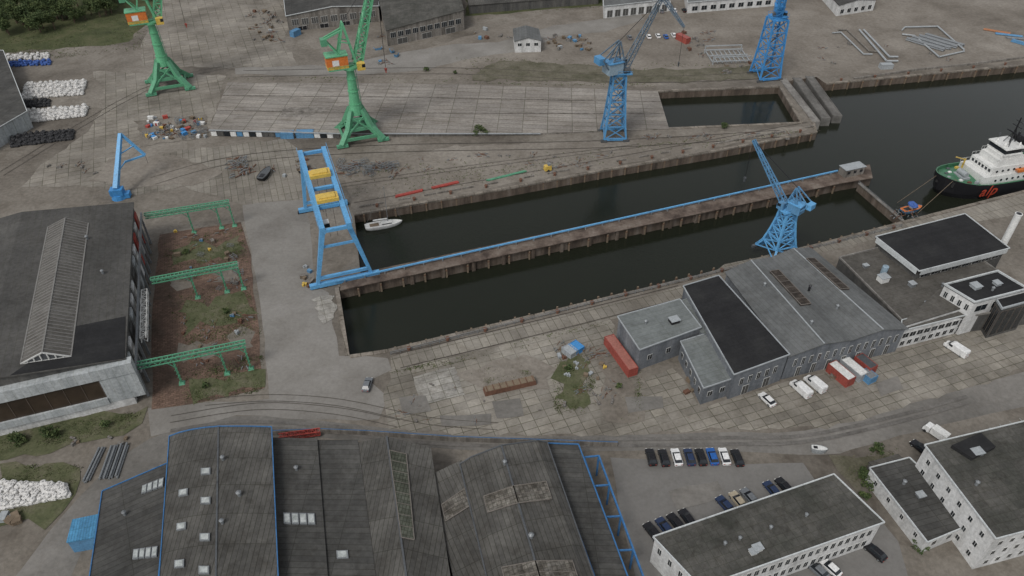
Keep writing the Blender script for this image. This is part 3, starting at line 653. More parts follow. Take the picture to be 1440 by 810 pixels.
mb=MB(); mb.cyl((p.x,p.y,17),(p.x,p.y,17.25),.96,.96,n=16); mb.cyl((p.x,p.y,17.2),(p.x,p.y,17.3),.7,n=16,mi=1); mb.part('rim',[M_white,M_black],T,world=True)
T=bldg('white_office_wing','low white office wing with a strip of windows','office building',[P(1320,408,7),P(1345,400,7),P(1372,428,7),P(1262,462,7)],[(0,7),(1,7)],M_wwhite,M_rbrown,over=.1)
T=bldg('office_wing','long low white office range with ribbon windows','office building',[P(1268,452,6),P(1350,430,6),P(1385,437,6),P(1268,466,6)],[(0,6),(1,6)],M_wwhite,M_rbrown,over=.15,trim=M_trimw)
FL,FR,NR,NL=T.c; wins(T,NL,NR,11,3.4,5.0,.85); wins(T,NL,NR,11,.8,2.3,.6)
T=bldg('white_office','white cube office with black flat roof and dark glass corner','office building',[P(1328,402,10.5),P(1402,383,10.5),P(1444,408,10.5),P(1370,427,10.5)],[(0,10.5),(1,10.5)],M_wwhite,M_rblack,over=.1,parapet=M_trimw)
FL,FR,NR,NL=T.c; wins(T,FL,NL,4,7.6,9.4,.5); wins(T,NL,NR,3,7.4,9.4,.7)
rbox(T,.35,.4,2,2,.8,M_ltgrey); rbox(T,.7,.5,1.5,1.5,.7,M_ltgrey); vent(T,.5,.7)
T=bldg('glass_tower','dark glazed stair tower at the office corner','office building',[P(1398,420,9.5),P(1438,410,9.5),P(1452,424,9.5),P(1408,436,9.5)],[(0,9.5),(1,9.5)],M_wdark,M_rblack,over=.1,parapet=M_ltgrey)
FL,FR,NR,NL=T.c; wins(T,NL,NR,4,1,8.8,.85,frame=M_framed); wins(T,FL,NL,3,1,8.8,.85,frame=M_framed)
# ---- bottom long office
T=bldg('long_office','long white two-storey office with mottled grey flat roof','office building',[P(921,757,8),P(1172,670,8),P(1240,735,8),P(985,825,8)],[(0,8),(1,8)],M_wwhite,M_rmoss,over=.25,trim=M_trimw)
FL,FR,NR,NL=T.c; wins(T,NL,NR,22,4.8,6.6,.6); wins(T,NL,NR,22,1.2,3.0,.6); wins(T,FL,NL,4,4.8,6.6,.35)
for t in (.25,.33,.5,.7): vent(T,t,.5,.25,.7)
rbox(T,.36,.75,1.6,1.2,.8,M_white)
rbox(T,.33,.78,1.2,1.0,.6,M_white)
# ---- bottom right offices
T=bldg('tall_white_office','tall white office block with dark felt roof','office building',[P(1302,628,10.5),P(1445,594,10.5),P(1560,715,10.5),P(1400,757,10.5)],[(0,10.5),(1,10.5)],M_wwhite,M_rmoss,over=.25,trim=M_trimw)
FL,FR,NR,NL=T.c
for z0 in (1.4,4.4,7.6): wins(T,FL,NL,6,z0,z0+1.3,.3)
for z0 in (1.2,4.4,7.6): wins(T,NL,NR,9,z0,z0+1.3,.35)
vent(T,.15,.5); rbox(T,.35,.2,2,1.5,.8,M_steel)
mb=MB(); q=[T.S(t,s,.02) for t,s in ((.18,.08),(.5,.02),(.52,.2),(.26,.26))]; mb.hexa(q,[v+Vector((0,0,.8)) for v in q]); mb.part('roof_unit',[M_rblack],T,world=True)
T=bldg('low_white_office','low white wing with dark flat roof joining the tall office','office building',[P(1224,660,4),P(1278,646,4),P(1372,734,4),P(1304,762,4)],[(0,4),(1,4)],M_wwhite,M_rdark,over=.2,trim=M_trimw)
FL,FR,NR,NL=T.c; wins(T,FL,NL,4,2.0,3.2,.22); wins(T,NL,NR,3,1.8,3.2,.3)
rbox(T,.5,.5,1.4,1.2,.6,M_steel); vent(T,.4,.3)
T=bldg('link_block','small dark flat-roofed porch beside the low white wing','office building',[P(1222,652,3),P(1262,641,3),P(1284,660,3),P(1242,671,3)],[(0,3.2),(1,3.2)],M_wdark,M_rbrown,over=.15)
# ---- top buildings
T=bldg('ruined_hall','derelict hall with collapsing grey roof and broken windows','derelict hall',[P(392,-70,8),P(515,-78,8),P(532,6,8),P(402,20,8)],[(0,7),(.5,9),(1,7)],M_wold,M_rdark,trim=M_trimw)
FL,FR,NR,NL=T.c; wins(T,NL,NR,9,2.5,5.4,.7,glass=M_wdark,mull=2); wins(T,NL,NR,4,0,2,.4,name='door',glass=M_black)
T=bldg('old_workshop','old workshop with stained roof and grimy window band','workshop',[P(528,-25,8),P(638,-30,8),P(652,18,8),P(543,40,8)],[(0,7),(1,9)],M_wold,M_rmoss)
FL,FR,NR,NL=T.c; wins(T,NL,NR,10,3.4,5.8,.75,glass=M_glass,mull=2); wins(T,NL,NR,3,0,2.6,.4,name='door',glass=M_wdark)
T=bldg('watch_hut','small two-storey hut with grey pitched roof and white walls','hut',[P(722,38,6),P(757,38,6),P(761,54,6),P(724,55,6)],[(0,5),(.5,6.4),(1,5)],M_wwhite,M_rgrey)
FL,FR,NR,NL=T.c; wins(T,NL,NR,3,2.8,4.2,.5)
T=bldg('garage_row','long low garage building with pale door bays','garage',[P(848,-22,6),P(930,-26,6),P(944,-2,6),P(850,8,6)],[(0,5.5),(1,5.5)],M_wwhite,M_rgrey,trim=M_trimw)
FL,FR,NR,NL=T.c; wins(T,NL,NR,8,0.2,3.6,.7,name='garage_door',glass=M_wdark)
T=bldg('storage_shed','long dark low storage shed beyond the yard road','shed',[P(655,-20,4),P(838,-30,4),P(842,-6,4),P(660,8,4)],[(0,4),(1,4)],M_wdark,M_rmid)
T=bldg('depot_building','pale depot building with a long bright roof edge','depot',[P(960,-30,5),P(1085,-40,5),P(1092,-6,5),P(968,4,5)],[(0,5),(1,5)],M_wwhite,M_rlight,trim=M_trimw)
FL,FR,NR,NL=T.c; wins(T,NL,NR,9,1,3.2,.6)
T=bldg('brick_depot','small depot with dark pitched roof','depot',[P(1150,-25,5),P(1226,-32,5),P(1232,0,5),P(1180,8,5)],[(0,5),(.5,6.5),(1,5)],M_wwhite,M_rdark)
FL,FR,NR,NL=T.c; wins(T,NL,NR,5,1,3,.5)
# ------------------------------------------------------------ cranes
def green_crane(u,v,rot,label):
    T=Thing('portal_crane',label,'crane',P(u,v),rot,group='green dockside cranes')
    for sx in (-1,1):
        for sy in (-1,1):
            mb=MB(); mb.beam((sx*7.2,sy*6.4,.9),(sx*4.2,sy*3.8,4.6),1.9,1.9,w2=1.8); mb.beam((sx*4.2,sy*3.8,4.4),(sx*1.9,sy*1.7,11),1.8,1.8,w2=1.3); mb.part('leg',[M_greend],T)
    mb=MB()
    for z0,k,w in ((2.4,6.2,1.0),(4.9,4.2,1.1),(8.0,2.9,.9)):
        q=[(-k,-k*.92,z0),(k,-k*.92,z0),(k,k*.92,z0),(-k,k*.92,z0)]
        for i in range(4): mb.beam(q[i],q[(i+1)%4],w*.7,w)
    mb.box(0,0,4.8,7.6,6.8,.2)
    for sy in (-1,1):
        mb.beam((-6,sy*5.6,2.6),(2.4,sy*2.4,9),.5); mb.beam((6,sy*5.6,2.6),(-2.4,sy*2.4,9),.5)
    for sx in (-1,1):
        mb.beam((sx*6,-5.6,2.6),(sx*2.4,2.4,9),.5); mb.beam((sx*6,5.6,2.6),(sx*2.4,-2.4,9),.5)
    mb.part('portal_frame',[M_greend],T)
    for sx in (-1,1):
        for sy in (-1,1):
            mb=MB(); mb.box(sx*7.2,sy*6.4,.35,4.0,1.1,1.0)
            for k in (-1,-.33,.33,1): mb.cyl((sx*7.2+k*1.5,sy*6.4-.4,.36),(sx*7.2+k*1.5,sy*6.4+.4,.36),.36,n=10,mi=1)
            mb.part('bogie',[M_green2,M_rust],T)
    mb=MB(); mb.cyl((0,0,9.2),(0,0,13),2.5,2.0,n=16); mb.cyl((0,0,13),(0,0,27),1.9,1.2,n=16)
    for zz in (13,17.6,22): mb.cyl((0,0,zz-.12),(0,0,zz+.12),2.15-.055*(zz-13),n=16)
    mb.part('column',[M_green],T)
    mb=MB()
    for k in range(30): mb.box(2.2-.02*k,0,12+k*.5,.1,.7,.06)
    mb.beam((2.3,.35,11.5),(1.7,.35,27),.08); mb.beam((2.3,-.35,11.5),(1.7,-.35,27),.08); mb.part('ladder',[M_green2],T)
    mb=MB(); mb.cyl((0,0,25.6),(0,0,26.2),2.6,n=18); mb.box(-1.9,0,26.2,10.6,4.8,.4)
    for y in (-2.4,2.4): mb.beam((-7,y,27.6),(3.3,y,27.6),.08)
    for k in range(7):
        for y in (-2.4,2.4): mb.beam((-7+k*1.7,y,26.5),(-7+k*1.7,y,27.6),.07)
    mb.part('slewing_platform',[M_green],T)
    mb=MB(); mb.box(-4.0,0,26.6,7.0,4.4,4.2); mb.part('machinery_house',[M_orange],T)
    mb=MB(); mb.box(-4.6,0,27.8,2.2,4.5,1.9); mb.part('house_panel',[M_white],T)
    mb=MB(); mb.box(-4.0,0,26.7,7.06,4.46,.9); mb.part('house_band',[M_yellow],T)
    mb=MB(); mb.box(-4.0,0,30.81,7.4,4.8,.35); mb.part('house_roof',[M_green],T)
    mb=MB(); mb.box(3.4,-2.2,25.6,2.6,2.2,2.4); mb.part('operator_cabin',[M_yellow],T)
    mb=MB(); mb.box(4.2,-2.2,26.6,1.1,2.3,1.1); mb.part('cabin_window',[M_glass],T)
    mb=MB()
    for y in (-1.6,1.6):
        mb.beam((-3.2,y,31),(-.5,y*.6,41),.5); mb.beam((2.4,y,26.6),(-.5,y*.6,41),.7); mb.beam((-2.5,y,35.5),(1,y,34.5),.3)
        mb.beam((-.8,y*.6,39),(-7.0,y*.5,36.5),.5); mb.beam((-3.4,y,31.5),(-7.0,y*.5,36.5),.4)
    mb.beam((-.5,-1.1,41),(-.5,1.1,41),.5); mb.part('a_frame',[M_green],T)
    mb=MB(); mb.box(-7.2,0,34.4,2.0,2.6,2.2); mb.part('counterweight',[M_greend],T)
    mb=MB(); mb.lattice((2.8,0,27.5),(12,0,56),2.8,1.5,11,.5); mb.part('jib',[M_green],T)
    mb=MB(); mb.beam((-.5,0,41),(12,0,56),.1); mb.beam((12,.2,56),(12,.2,24),.08); mb.beam((12,-.2,56),(12,-.2,24),.08); mb.part('hoist_rope',[M_black],T)
    mb=MB(); mb.cyl((12,-.2,23.4),(12,.2,23.4),.5,n=10); mb.box(12,0,22.2,.4,.4,1.1); mb.part('hook_block',[M_cred],T)
    return T
green_crane(506,192,rad(20),'tall green portal crane with orange machinery house beside the slipway')
green_crane(240,122,rad(22),'tall green portal crane standing on the concrete yard plates')
def lattice_crane(u,v,rot,label,b0,b1,ht,mat,matj,tip,tipz,house=M_white,fly=None,hs=1.0,jw=2.2,jt=.3,power=.75):
    T=Thing('lattice_crane',label,'crane',P(u,v),rot,group='blue dockside cranes')
    Z=Vector((0,0,1))
    mb=MB(); n=5
    def ring(k):
        w=lerp(b0,b1,min(1,(k/n)**power*1.05)); z_=1+(ht-1)*k/n; return [Vector(p) for p in ((-w,-w,z_),(w,-w,z_),(w,w,z_),(-w,w,z_))]
    for k in range(n):
        a,b=ring(k),ring(k+1)
        for i in range(4):
            j=(i+1)%4; mb.beam(a[i],b[i],.6); mb.beam(b[i],b[j],.36)
            mb.beam(a[i],b[j],.26); mb.beam(a[j],b[i],.26)
    mb.part('lattice_tower',[mat],T)
    q=ring(0)
    for i in (0,2):
        mb=MB(); mb.beam(q[i],q[(i+1)%4],.7,.8); mb.part('base_beam',[mat],T)
    for p in q:
        mb=MB(); mb.box(p.x,p.y,.05,2.2,.8,.9)
        for k in (-.6,.6): mb.cyl((p.x+k,p.y-.5,.35),(p.x+k,p.y+.5,.35),.33,n=10)
        mb.part('bogie',[M_dsteel],T)
    mb=MB()
    for k in range(int(ht/4)): 
        zz=2+k*4; w=lerp(b0,b1,(zz/ht))*.5
        mb.beam((-w if k%2 else w,-.6,zz),(w if k%2 else -w,-.6,zz+3.9),.6,.1)
    mb.part('stair',[M_dsteel],T)
    mb=MB(); mb.cyl((0,0,ht),(0,0,ht+.8),b1*1.2,n=16); mb.box(0,0,ht+.8,6.4*hs,4.6*hs,.3)
    e=3.2*hs
    for y in (-1,1):
        mb.beam((-e,y*2.3*hs,ht+2.1),(e,y*2.3*hs,ht+2.1),.08)
        for k in range(6): mb.beam((-e+k*e*.4,y*2.3*hs,ht+1),(-e+k*e*.4,y*2.3*hs,ht+2.1),.07)
    mb.part('slewing_platform',[mat],T)
    tipw=T.inv@P(tip[0],tip[1],tipz); dr=Vector((tipw.x,tipw.y,0)).normalized(); sd=Vector((-dr.y,dr.x,0)); ang=math.atan2(dr.y,dr.x)
    def L(x,y,z_): return dr*x*hs+sd*y*hs+Z*(ht+1+(z_-1)*hs)
    mb=MB(); c=L(-2.2,0,0); mb.box(c.x,c.y,ht+1.12,4.4*hs,3.6*hs,3.0*hs,rot=ang); mb.part('machinery_house',[house],T)
    mb=MB(); mb.box(c.x,c.y,ht+1.13+3*hs,4.8*hs,4*hs,.25,rot=ang); mb.part('house_roof',[mat],T)
    c=L(1.8,1.9,0); mb=MB(); mb.box(c.x,c.y,ht+1.13,2*hs,1.7*hs,2.3*hs,rot=ang); mb.part('operator_cabin',[house],T)
    c=L(2.3,1.9,0); mb=MB(); mb.box(c.x,c.y,ht+1.1+1.1*hs,1.2*hs,1.8*hs,1.0*hs,rot=ang); mb.part('cabin_window',[M_glass],T)
    c=L(1.2,-1.8,0); mb=MB(); mb.cyl(Vector((c.x,c.y,ht+1.9))-dr*.9*hs,Vector((c.x,c.y,ht+1.9))+dr*.9*hs,.7*hs,n=10); mb.part('winch_drum',[M_dsteel],T)
    mb=MB(); ap=L(-.8,0,9.5)
    for y in (-1.4,1.4):
        mb.beam(L(-4,y,1.2),ap+sd*y*.4,.34*hs); mb.beam(L(1.4,y,1.2),ap+sd*y*.4,.4*hs); mb.beam(L(-2.8,y*.9,4.6),L(.6,y*.9,4.6),.2); mb.beam(L(-2.8,y*.9,4.6),L(.2,y*.7,7.0),.18)
        mb.beam(ap+sd*y*.4,L(-6.4,y,5.6),.3*hs); mb.beam(L(-6.4,y,5.6),L(-3.5,y,1.5),.28*hs)
    mb.part('a_frame',[matj],T)
    mb=MB(); c=L(-6.6,0,4.4); mb.box(c.x,c.y,c.z,1.8*hs,2.8*hs,1.8*hs,rot=ang); mb.part('counterweight',[mat],T)
    mb=MB(); foot=L(1.8,0,2.0); nn=max(6,int((tipw-foot).length/2.2)); mb.lattice(foot,tipw,jw,jw*.4,nn,jt,up=sd.cross((tipw-foot).normalized()).normalized()); mb.part('jib',[matj],T)
    if fly:
        fw=T.inv@P(*fly); mb2=MB(); mb2.lattice(tipw,fw,1.1,.5,6,.18); mb2.lattice(tipw,tipw+(tipw-fw)*.35+Z*-1,1.1,.6,2,.18); mb2.part('fly_jib',[matj],T); end=fw
    else: end=tipw
    hz=max(ht*.55,end.z-12)
    mb=MB(); mb.beam(ap,tipw,.12); mb.beam(end,Vector((end.x,end.y,hz)),.1); mb.part('hoist_rope',[M_black],T)
    mb=MB(); mb.cyl((end.x-.2,end.y,hz),(end.x+.2,end.y,hz),.4,n=10); mb.box(end.x,end.y,hz-1.2,.4,.4,1.0); mb.part('hook_block',[M_dsteel],T)
    return T
M_bgs=paint('blue_grey_weathered_steel',(.10,.14,.18),.4,rust=(.09,.09,.09))
lattice_crane(862,192,rad(3),'weathered blue lattice-tower crane with pale machinery house on the slipway edge',3.9,2.1,23.5,M_bluet,M_bgs,(932,-5),47,house=M_palebl,fly=(962,38,40),hs=1.25,jw=2.0,jt=.25)
lattice_crane(1075,108,rad(12),'bright blue lattice-tower crane at the head of the slipway basin',4.4,3.0,24,M_bluebr,M_bluebr,(1120,-60),50,house=M_bluebr)
lattice_crane(1092,355,rad(20),'blue quay crane with lowered lattice jib beside the warehouse',4.3,1.6,14,M_blue,M_blue2,(1060,197),30,house=M_blue2,hs=.85,jw=1.5,jt=.22,power=.55)
# gantry crane
T=Thing('gantry_crane','large bright blue gantry crane with yellow trolleys spanning the basin end','gantry crane',P(486,397),AL)
span=38; hz=19.2
for x in (-3.4,3.4):
    mb=MB(); mb.beam((x,-2,hz),(x,span+2,hz),1.3,1.9); mb.part('bridge_girder',[M_blue],T)
for y in (-1.6,span*.25,span*.5,span*.75,span+1.6):
    mb=MB(); mb.beam((-2.7,y,hz-.2),(2.7,y,hz-.2),.8,.9); mb.part('cross_beam',[M_blue],T)
for y,sp in ((0,7.2),(span,5.4)):
    for sx in (-1,1):
        mb=MB(); mb.beam((sx*3.4,y,hz-1.0),(sx*sp,y,1.6),1.35,1.3,w2=.9); mb.part('leg',[M_blue],T)
    mb=MB(); mb.beam((-sp+.5,y,3.2),(sp-.5,y,3.2),.7,.8); mb.part('lower_brace',[M_blue],T)
    mb=MB(); mb.beam((-4.2,y,13),(4.2,y,13),.5,.6); mb.part('upper_brace',[M_blue],T)
for y,sp in ((0,9.5),(span,7.5)):
    mb=MB(); mb.beam((-sp,y,1.0),(sp,y,1.0),1.2,1.2); mb.part('sill_beam',[M_blue],T)
for y in (0,span):
    for sx in (-1,1):
        mb=MB(); mb.box(sx*6.4,y,.05,3.0,.9,.35)
        for k in (-1.1,0,1.1): mb.cyl((sx*6.4+k,y-.5,.35),(sx*6.4+k,y+.5,.35),.35,n=10)
        mb.part('bogie',[M_black],T)
for yy in (11,24):
    mb=MB(); mb.box(0,yy,hz+.96,5.8,3.4,1.0); mb.box(0,yy,hz+1.96,4.2,2.4,.4); mb.part('trolley',[M_yellow],T)
mb=MB(); mb.box(-2.0,4.5,hz-3.6,1.8,1.8,2.2); mb.part('operator_cabin',[M_white],T)
mb=MB(); mb.box(-2.0,3.9,hz-2.8,1.9,.8,1.1); mb.part('cabin_window',[M_glass],T)
mb=MB()
for x in (-4.3,4.3):
    mb.beam((x,-2,hz+2.0),(x,span+2,hz+2.0),.08)
    for k in range(22): mb.beam((x,-2+k*2,hz+.8),(x,-2+k*2,hz+2.0),.07)
mb.part('handrail',[M_blue],T)
mb=MB()
for yy in (11,24):
    for x in (-1,1): mb.beam((x,yy,hz),(x,yy,8),.08)
mb.part('hoist_rope',[M_black],T)
# blue derrick left
T=Thing('derrick_crane','blue derrick crane with folded arm standing on the yard','crane',P(168,278),rad(10))
mb=MB()
mb.cyl((0,0,0),(0,0,1.4),2.3,1.9,n=12); mb.box(0,0,1.4,3.8,2.8,2.0); mb.box(2.4,0,.2,2.2,2.2,1.6); mb.part('base',[M_bluebr],T)
tp=T.inv@P(169,188,15.5)
mb=MB(); mb.beam((0,0,3.3),tp,1.5,1.5,w2=1.0)
for k in range(1,8):
    c=lerp(Vector((0,0,3.4)),tp,k/8); mb.beam(c-Vector((.85,0,0)),c+Vector((.85,0,0)),.24)
mb.part('column',[M_blue],T)
q=T.inv@P(204,218,8)
mb=MB(); mb.beam(tp,q,.6,.8); mb.beam(lerp(Vector((0,0,3)),tp,.62),lerp(tp,q,.55),.3); mb.beam(q,q+Vector((-6,-2,-.8)),.45,.55); mb.beam(q+Vector((-6,-2,-.8)),lerp(Vector((0,0,3)),tp,.3),.3); mb.part('jib',[M_blue],T)
mb=MB(); mb.beam(q,q+Vector((0,0,-3)),.07); mb.part('hoist_rope',[M_black],T)
# green runway gantries
for (a,b,legs) in (((203,303),(322,284),(.5,.84,1)),((212,394),(334,371),(.45,.8,1)),((184,515),(345,482),(.36,.77,.99))):
    A=P(*a,8.5); B=P(*b,8.5); d=(B-A); ang=math.atan2(d.y,d.x)
    T=Thing('runway_gantry','green steel runway gantry standing on mossy brick paving','steel gantry',(A+B)/2-Vector((0,0,8.5)),ang,group='green runway gantries')
    L=d.length; mb=MB()
    for y in (-.55,.55):
        mb.beam((-L/2,y,8.9),(L/2,y,8.9),.22,.26); mb.beam((-L/2,y,7.7),(L/2,y,7.7),.22,.26)
        n=22
        for i in range(n):
            x0=-L/2+L*i/n; x1=x0+L/n
            mb.beam((x0,y,7.7 if i%2 else 8.9),(x1,y,8.9 if i%2 else 7.7),.13)
    for i in range(n+1): mb.beam((-L/2+L*i/n,-.5,8.9),(-L/2+L*i/n,.5,8.9),.12)
    mb.part('girder',[M_green2],T)
    for t in legs:
        x=-L/2+L*t-.3; mb=MB(); mb.beam((x,0,.5),(x,0,7.6),.36); mb.beam((x,0,5.5),(x-1.8,0,7.6),.16); mb.box(x,0,.0,1.5,1.5,.5,tx=.6,ty=.6)
        for k in range(5): mb.beam((x-.4,-.3,1+k*1.2),(x+.4,-.3,1.8+k*1.2),.09)
        mb.part('leg',[M_green2],T)
# ------------------------------------------------------------ vehicles
def slab_profile(mb,out,w,inset,mi=0,k=.93):
    cx=sum(p[0] for p in out)/len(out); cz=sum(p[1] for p in out)/len(out)
    n=len(out); rings=[]
    for y,s in ((-w,k),(-w+inset,1),(w-inset,1),(w,k)):
        rings.append([(cx+(p[0]-cx)*s,y,cz+(p[1]-cz)*(s if p[1]>cz else 1)) for p in out])
    vs=sum(rings,[]); f=[tuple(range(n)),tuple(range(3*n,4*n))[::-1]]
    for r in range(3):
        for i in range(n):
            j=(i+1)%n; f.append((r*n+i,(r+1)*n+i,(r+1)*n+j,r*n+j))
    mb.add(vs,f,mi)
def car_parts(T,mat,L=4.4,kind='car'):
    h=L/2
    mb=MB()
    if kind=='car':
        slab_profile(mb,[(-h,.32),(h-.05,.32),(h,.55),(h-.12,.76),(h*.42,.95),(-h*.82,1.0),(-h+.03,.85)],.89,.12)
        mb.part('body',[mat],T)
        mb=MB(); mb.hexa([(-h*.86,-.8,.96),(h*.46,-.8,.94),(h*.46,.8,.94),(-h*.86,.8,.96)],[(-h*.62,-.62,1.43),(h*.12,-.62,1.45),(h*.12,.62,1.45),(-h*.62,.62,1.43)]); mb.part('window',[M_glass],T)
        mb=MB(); mb.hexa([(-h*.64,-.64,1.43),(h*.13,-.64,1.45),(h*.13,.64,1.45),(-h*.64,.64,1.43)],[(-h*.6,-.56,1.51),(h*.08,-.56,1.53),(h*.08,.56,1.53),(-h*.6,.56,1.51)]); mb.part('roof',[mat],T)
        wr=.33; ww=.87; lz=.62; fx=h-.03
    else:
        slab_profile(mb,[(-h,.35),(h-.05,.35),(h,.7),(h-.15,1.05),(h-.75,1.2),(h-1.45,1.95),(h-1.9,2.15),(-h+.1,2.15),(-h,1.9)],.97,.14)
        mb.part('body',[mat],T)
        mb=MB(); mb.add([(h-.78,-.82,1.26),(h-.78,.82,1.26),(h-1.43,.74,1.97),(h-1.43,-.74,1.97)],[(0,1,2,3)])
        for v in mb.v: v.x+=.06; v.z+=.03
        mb.part('windscreen',[M_glass],T)
        mb=MB(); mb.box(h-1.75,0,1.3,.95,1.97,.6)
        mb.part('window',[M_glass],T)
        wr=.36; ww=.92; lz=.85; fx=h-.05
    for x in (-h*.62,h*.64):
        for y in (-ww,ww):
            mb=MB(); s=1 if y>0 else -1
            mb.cyl((x,y-.2*s,wr),(x,y+.04*s,wr),wr,n=14,mi=0); mb.cyl((x,y+.04*s,wr),(x,y+.06*s,wr),wr*.55,n=10,mi=1); mb.part('wheel',[M_tyre,M_steel],T)
    for y in (-.6,.6):
        mb=MB(); mb.box(fx-.03,y,lz-.08,.16,.36,.16); mb.part('headlight',[M_lamp],T)
        mb=MB(); mb.box(-h+.02,y,lz+.02,.1,.32,.16); mb.part('taillight',[M_red],T)
PROTO={}
def car(u,v,rot,mat,cname,kind='car',L=4.4,group='parked cars',where='parked on the asphalt lot'):
    key=(mat.name,kind,L); nm='parked_car' if kind=='car' else 'parked_van'
    lab='%s %s %s'%(cname,'car' if kind=='car' else 'panel van',where)
    if key in PROTO: return dup(PROTO[key],loc=P(u,v),rot=rot,label=lab)
    T=Thing(nm,lab,'car' if kind=='car' else 'van',P(u,v),rot,group=group); car_parts(T,mat,L,kind); PROTO[key]=T.e; return T.e
for u,v,m,c in ((915,645,M_cblk,'black'),(933,646,M_cblk,'black'),(951,645,M_cwht,'white'),(969,645,M_navy,'dark blue'),(985,645,M_cblk,'black'),(1001,644,M_cblue,'bright blue'),(1018,644,M_cwht,'white'),(1036,646,M_cblk,'black')):
    car(u,v,rad(94+random.uniform(-2,2)),m,c,where='nose-in along the yard road kerb')
for u,v,m,c in ((917,750,M_cblk,'black'),(934,743,M_navy,'dark blue'),(950,737,M_cblk,'black'),(966,731,M_cblk,'black'),(1019,712,M_navy,'dark blue'),(1037,706,M_beige,'beige'),(1053,701,M_cgrey,'grey'),(1085,691,M_navy,'dark blue'),(1102,686,M_cblk,'black')):
    car(u,v,rad(116+random.uniform(-3,3)),m,c,where='parked against the long white office')
for u,v,m,c in ((1148,803,M_cgrey,'grey'),(1166,800,M_cwht,'white'),(1229,778,M_cblk,'black')):
    car(u,v,rad(125),m,c,where='on the lot in front of the office')
car(1078,564,rad(118),M_cwht,'white',where='beside the grey warehouse')
car(1125,550,rad(118),M_cwht,'white','van',5.6,'parked vans','beside the warehouse doors')
car(1145,543,rad(120),M_cwht,'white','van',5.6,'parked vans','beside the warehouse doors')
car(1343,494,rad(122),M_cwht,'white','van',5.8,'parked vans','on the concrete plates by the office')
car(517,543,rad(85),M_cgrey,'grey',where='standing alone on the yard plates')
for u,v,m,c in ((912,53,M_cwht,'white'),(925,52,M_cwht,'white'),(936,53,M_cblue,'blue'),(947,51,M_cwht,'white'),(885,54,M_cgrey,'grey'),(962,16,M_cblk,'black'),(948,16,M_cwht,'white'),(930,17,M_cgrey,'grey'),(872,20,M_cblk,'black')):
    car(u,v,rad(95),m,c,where='on the sandy ground by the garages')
car(1293,632,rad(120),M_cblk,'black',where='behind the white office'); 
# box truck
T=Thing('box_truck','white box truck behind the white office','truck',P(1313,612),rad(125))
mb=MB(); mb.box(-.9,0,.7,3.4,1.9,1.7); mb.part('cargo_box',[M_white],T)
mb=MB(); slab_profile(mb,[(.95,.45),(2.5,.45),(2.5,1.1),(2.15,1.95),(.95,2.0)],.88,.12); mb.part('cab',[M_cwht],T)
mb=MB(); mb.add([(2.55,-.75,1.12),(2.55,.75,1.12),(2.22,.7,1.9),(2.22,-.7,1.9)],[(0,1,2,3)]); mb.part('windscreen',[M_glass],T)
mb=MB(); mb.box(0,0,.4,4.8,.8,.28); mb.part('chassis',[M_black],T)
for x in (-1.8,1.8):
    for y in (-.8,.8): mb=MB(); mb.cyl((x,y-.13,.38),(x,y+.13,.38),.38,n=12); mb.part('wheel',[M_tyre],T)
# container builder
def container(u,v,rot,mat,label,L=12.2,roofm=None,z0=0,group='shipping containers',h=2.6):
    T=Thing('shipping_container',label,'container',P(u,v,z0),rot,group=group)
    mb=MB(); n=int(L/.35)
    for side in (-1,1):
        vs=[]; 
        for i in range(n+1):
            y=side*(1.18+(.04 if i%2 else 0)); x=-L/2+.1+(L-.2)*i/n; vs+=[(x,y,.15),(x,y,h-.1)]
        mb.add(vs,[(2*i,2*i+2,2*i+3,2*i+1) for i in range(n)])
    mb.add([(-L/2+.05,-1.18,.15),(-L/2+.05,1.18,.15),(-L/2+.05,1.18,h-.1),(-L/2+.05,-1.18,h-.1)],[(0,1,2,3)])
    mb.part('side_wall',[mat],T)
    mb=MB()
    vs=[]
    for i in range(n+1):
        x=-L/2+.1+(L-.2)*i/n; zz=h-.06+(.035 if i%2 else 0); vs+=[(x,-1.16,zz),(x,1.16,zz)]
    mb.add(vs,[(2*i,2*i+2,2*i+3,2*i+1) for i in range(n)]); mb.part('roof',[roofm or mat],T)
    mb=MB()
    for y in (-1.2,1.2):
        mb.beam((-L/2,y,.1),(L/2,y,.1),.14,.16); mb.beam((-L/2,y,h-.05),(L/2,y,h-.05),.12,.12)
        for x in (-L/2,L/2): mb.beam((x,y,.02),(x,y,h),.16)
    for x in (-L/2,L/2): mb.beam((x,-1.15,.1),(x,1.15,.1),.14); mb.beam((x,-1.15,h-.05),(x,1.15,h-.05),.12)
    mb.part('frame',[mat],T)
    for y in (-.58,.58):
        mb=MB(); mb.box(L/2-.03,y,.2,.05,1.1,h-.35)
        mb.box(L/2+.03,y,.15,.05,.05,h-.25); mb.part('door',[mat],T)
    return T
d=P(890,528)-P(853,477)
container(872,505,math.atan2(d.y,d.x),M_cred,'long faded red shipping container on the concrete',roofm=paint('faded_container_red',(.30,.12,.095),.3))
container(1180,531,rad(-62),M_cred,'red container with white tarpaulin roof beside the warehouse',6.1,roofm=M_white)
container(1198,524,rad(-62),M_ltgrey,'pale grey container beside the warehouse',6.1,roofm=M_white,h=2.3)
container(1214,518,rad(-62),M_cred,'dark red container with grey roof beside the warehouse',4.6,roofm=M_dsteel)
container(1219,533,rad(-62),M_blue2,'blue site container beside the warehouse',3.0,roofm=M_steel,h=2)
container(1190,503,rad(20),M_white,'white site cabin under the warehouse eaves',6.1)
container(416,50,rad(60),M_blue2,'small blue container in front of the derelict hall',4.5)
container(405,193,rad(2),M_blue2,'small blue container by the slipway wall',4.5,h=2.2)
container(430,192,rad(2),M_blue2,'faded blue container by the slipway wall',6.1,h=2.2)
container(810,492,rad(-50),M_bluebr,'tiny blue container among weeds',3.0,h=1.6)
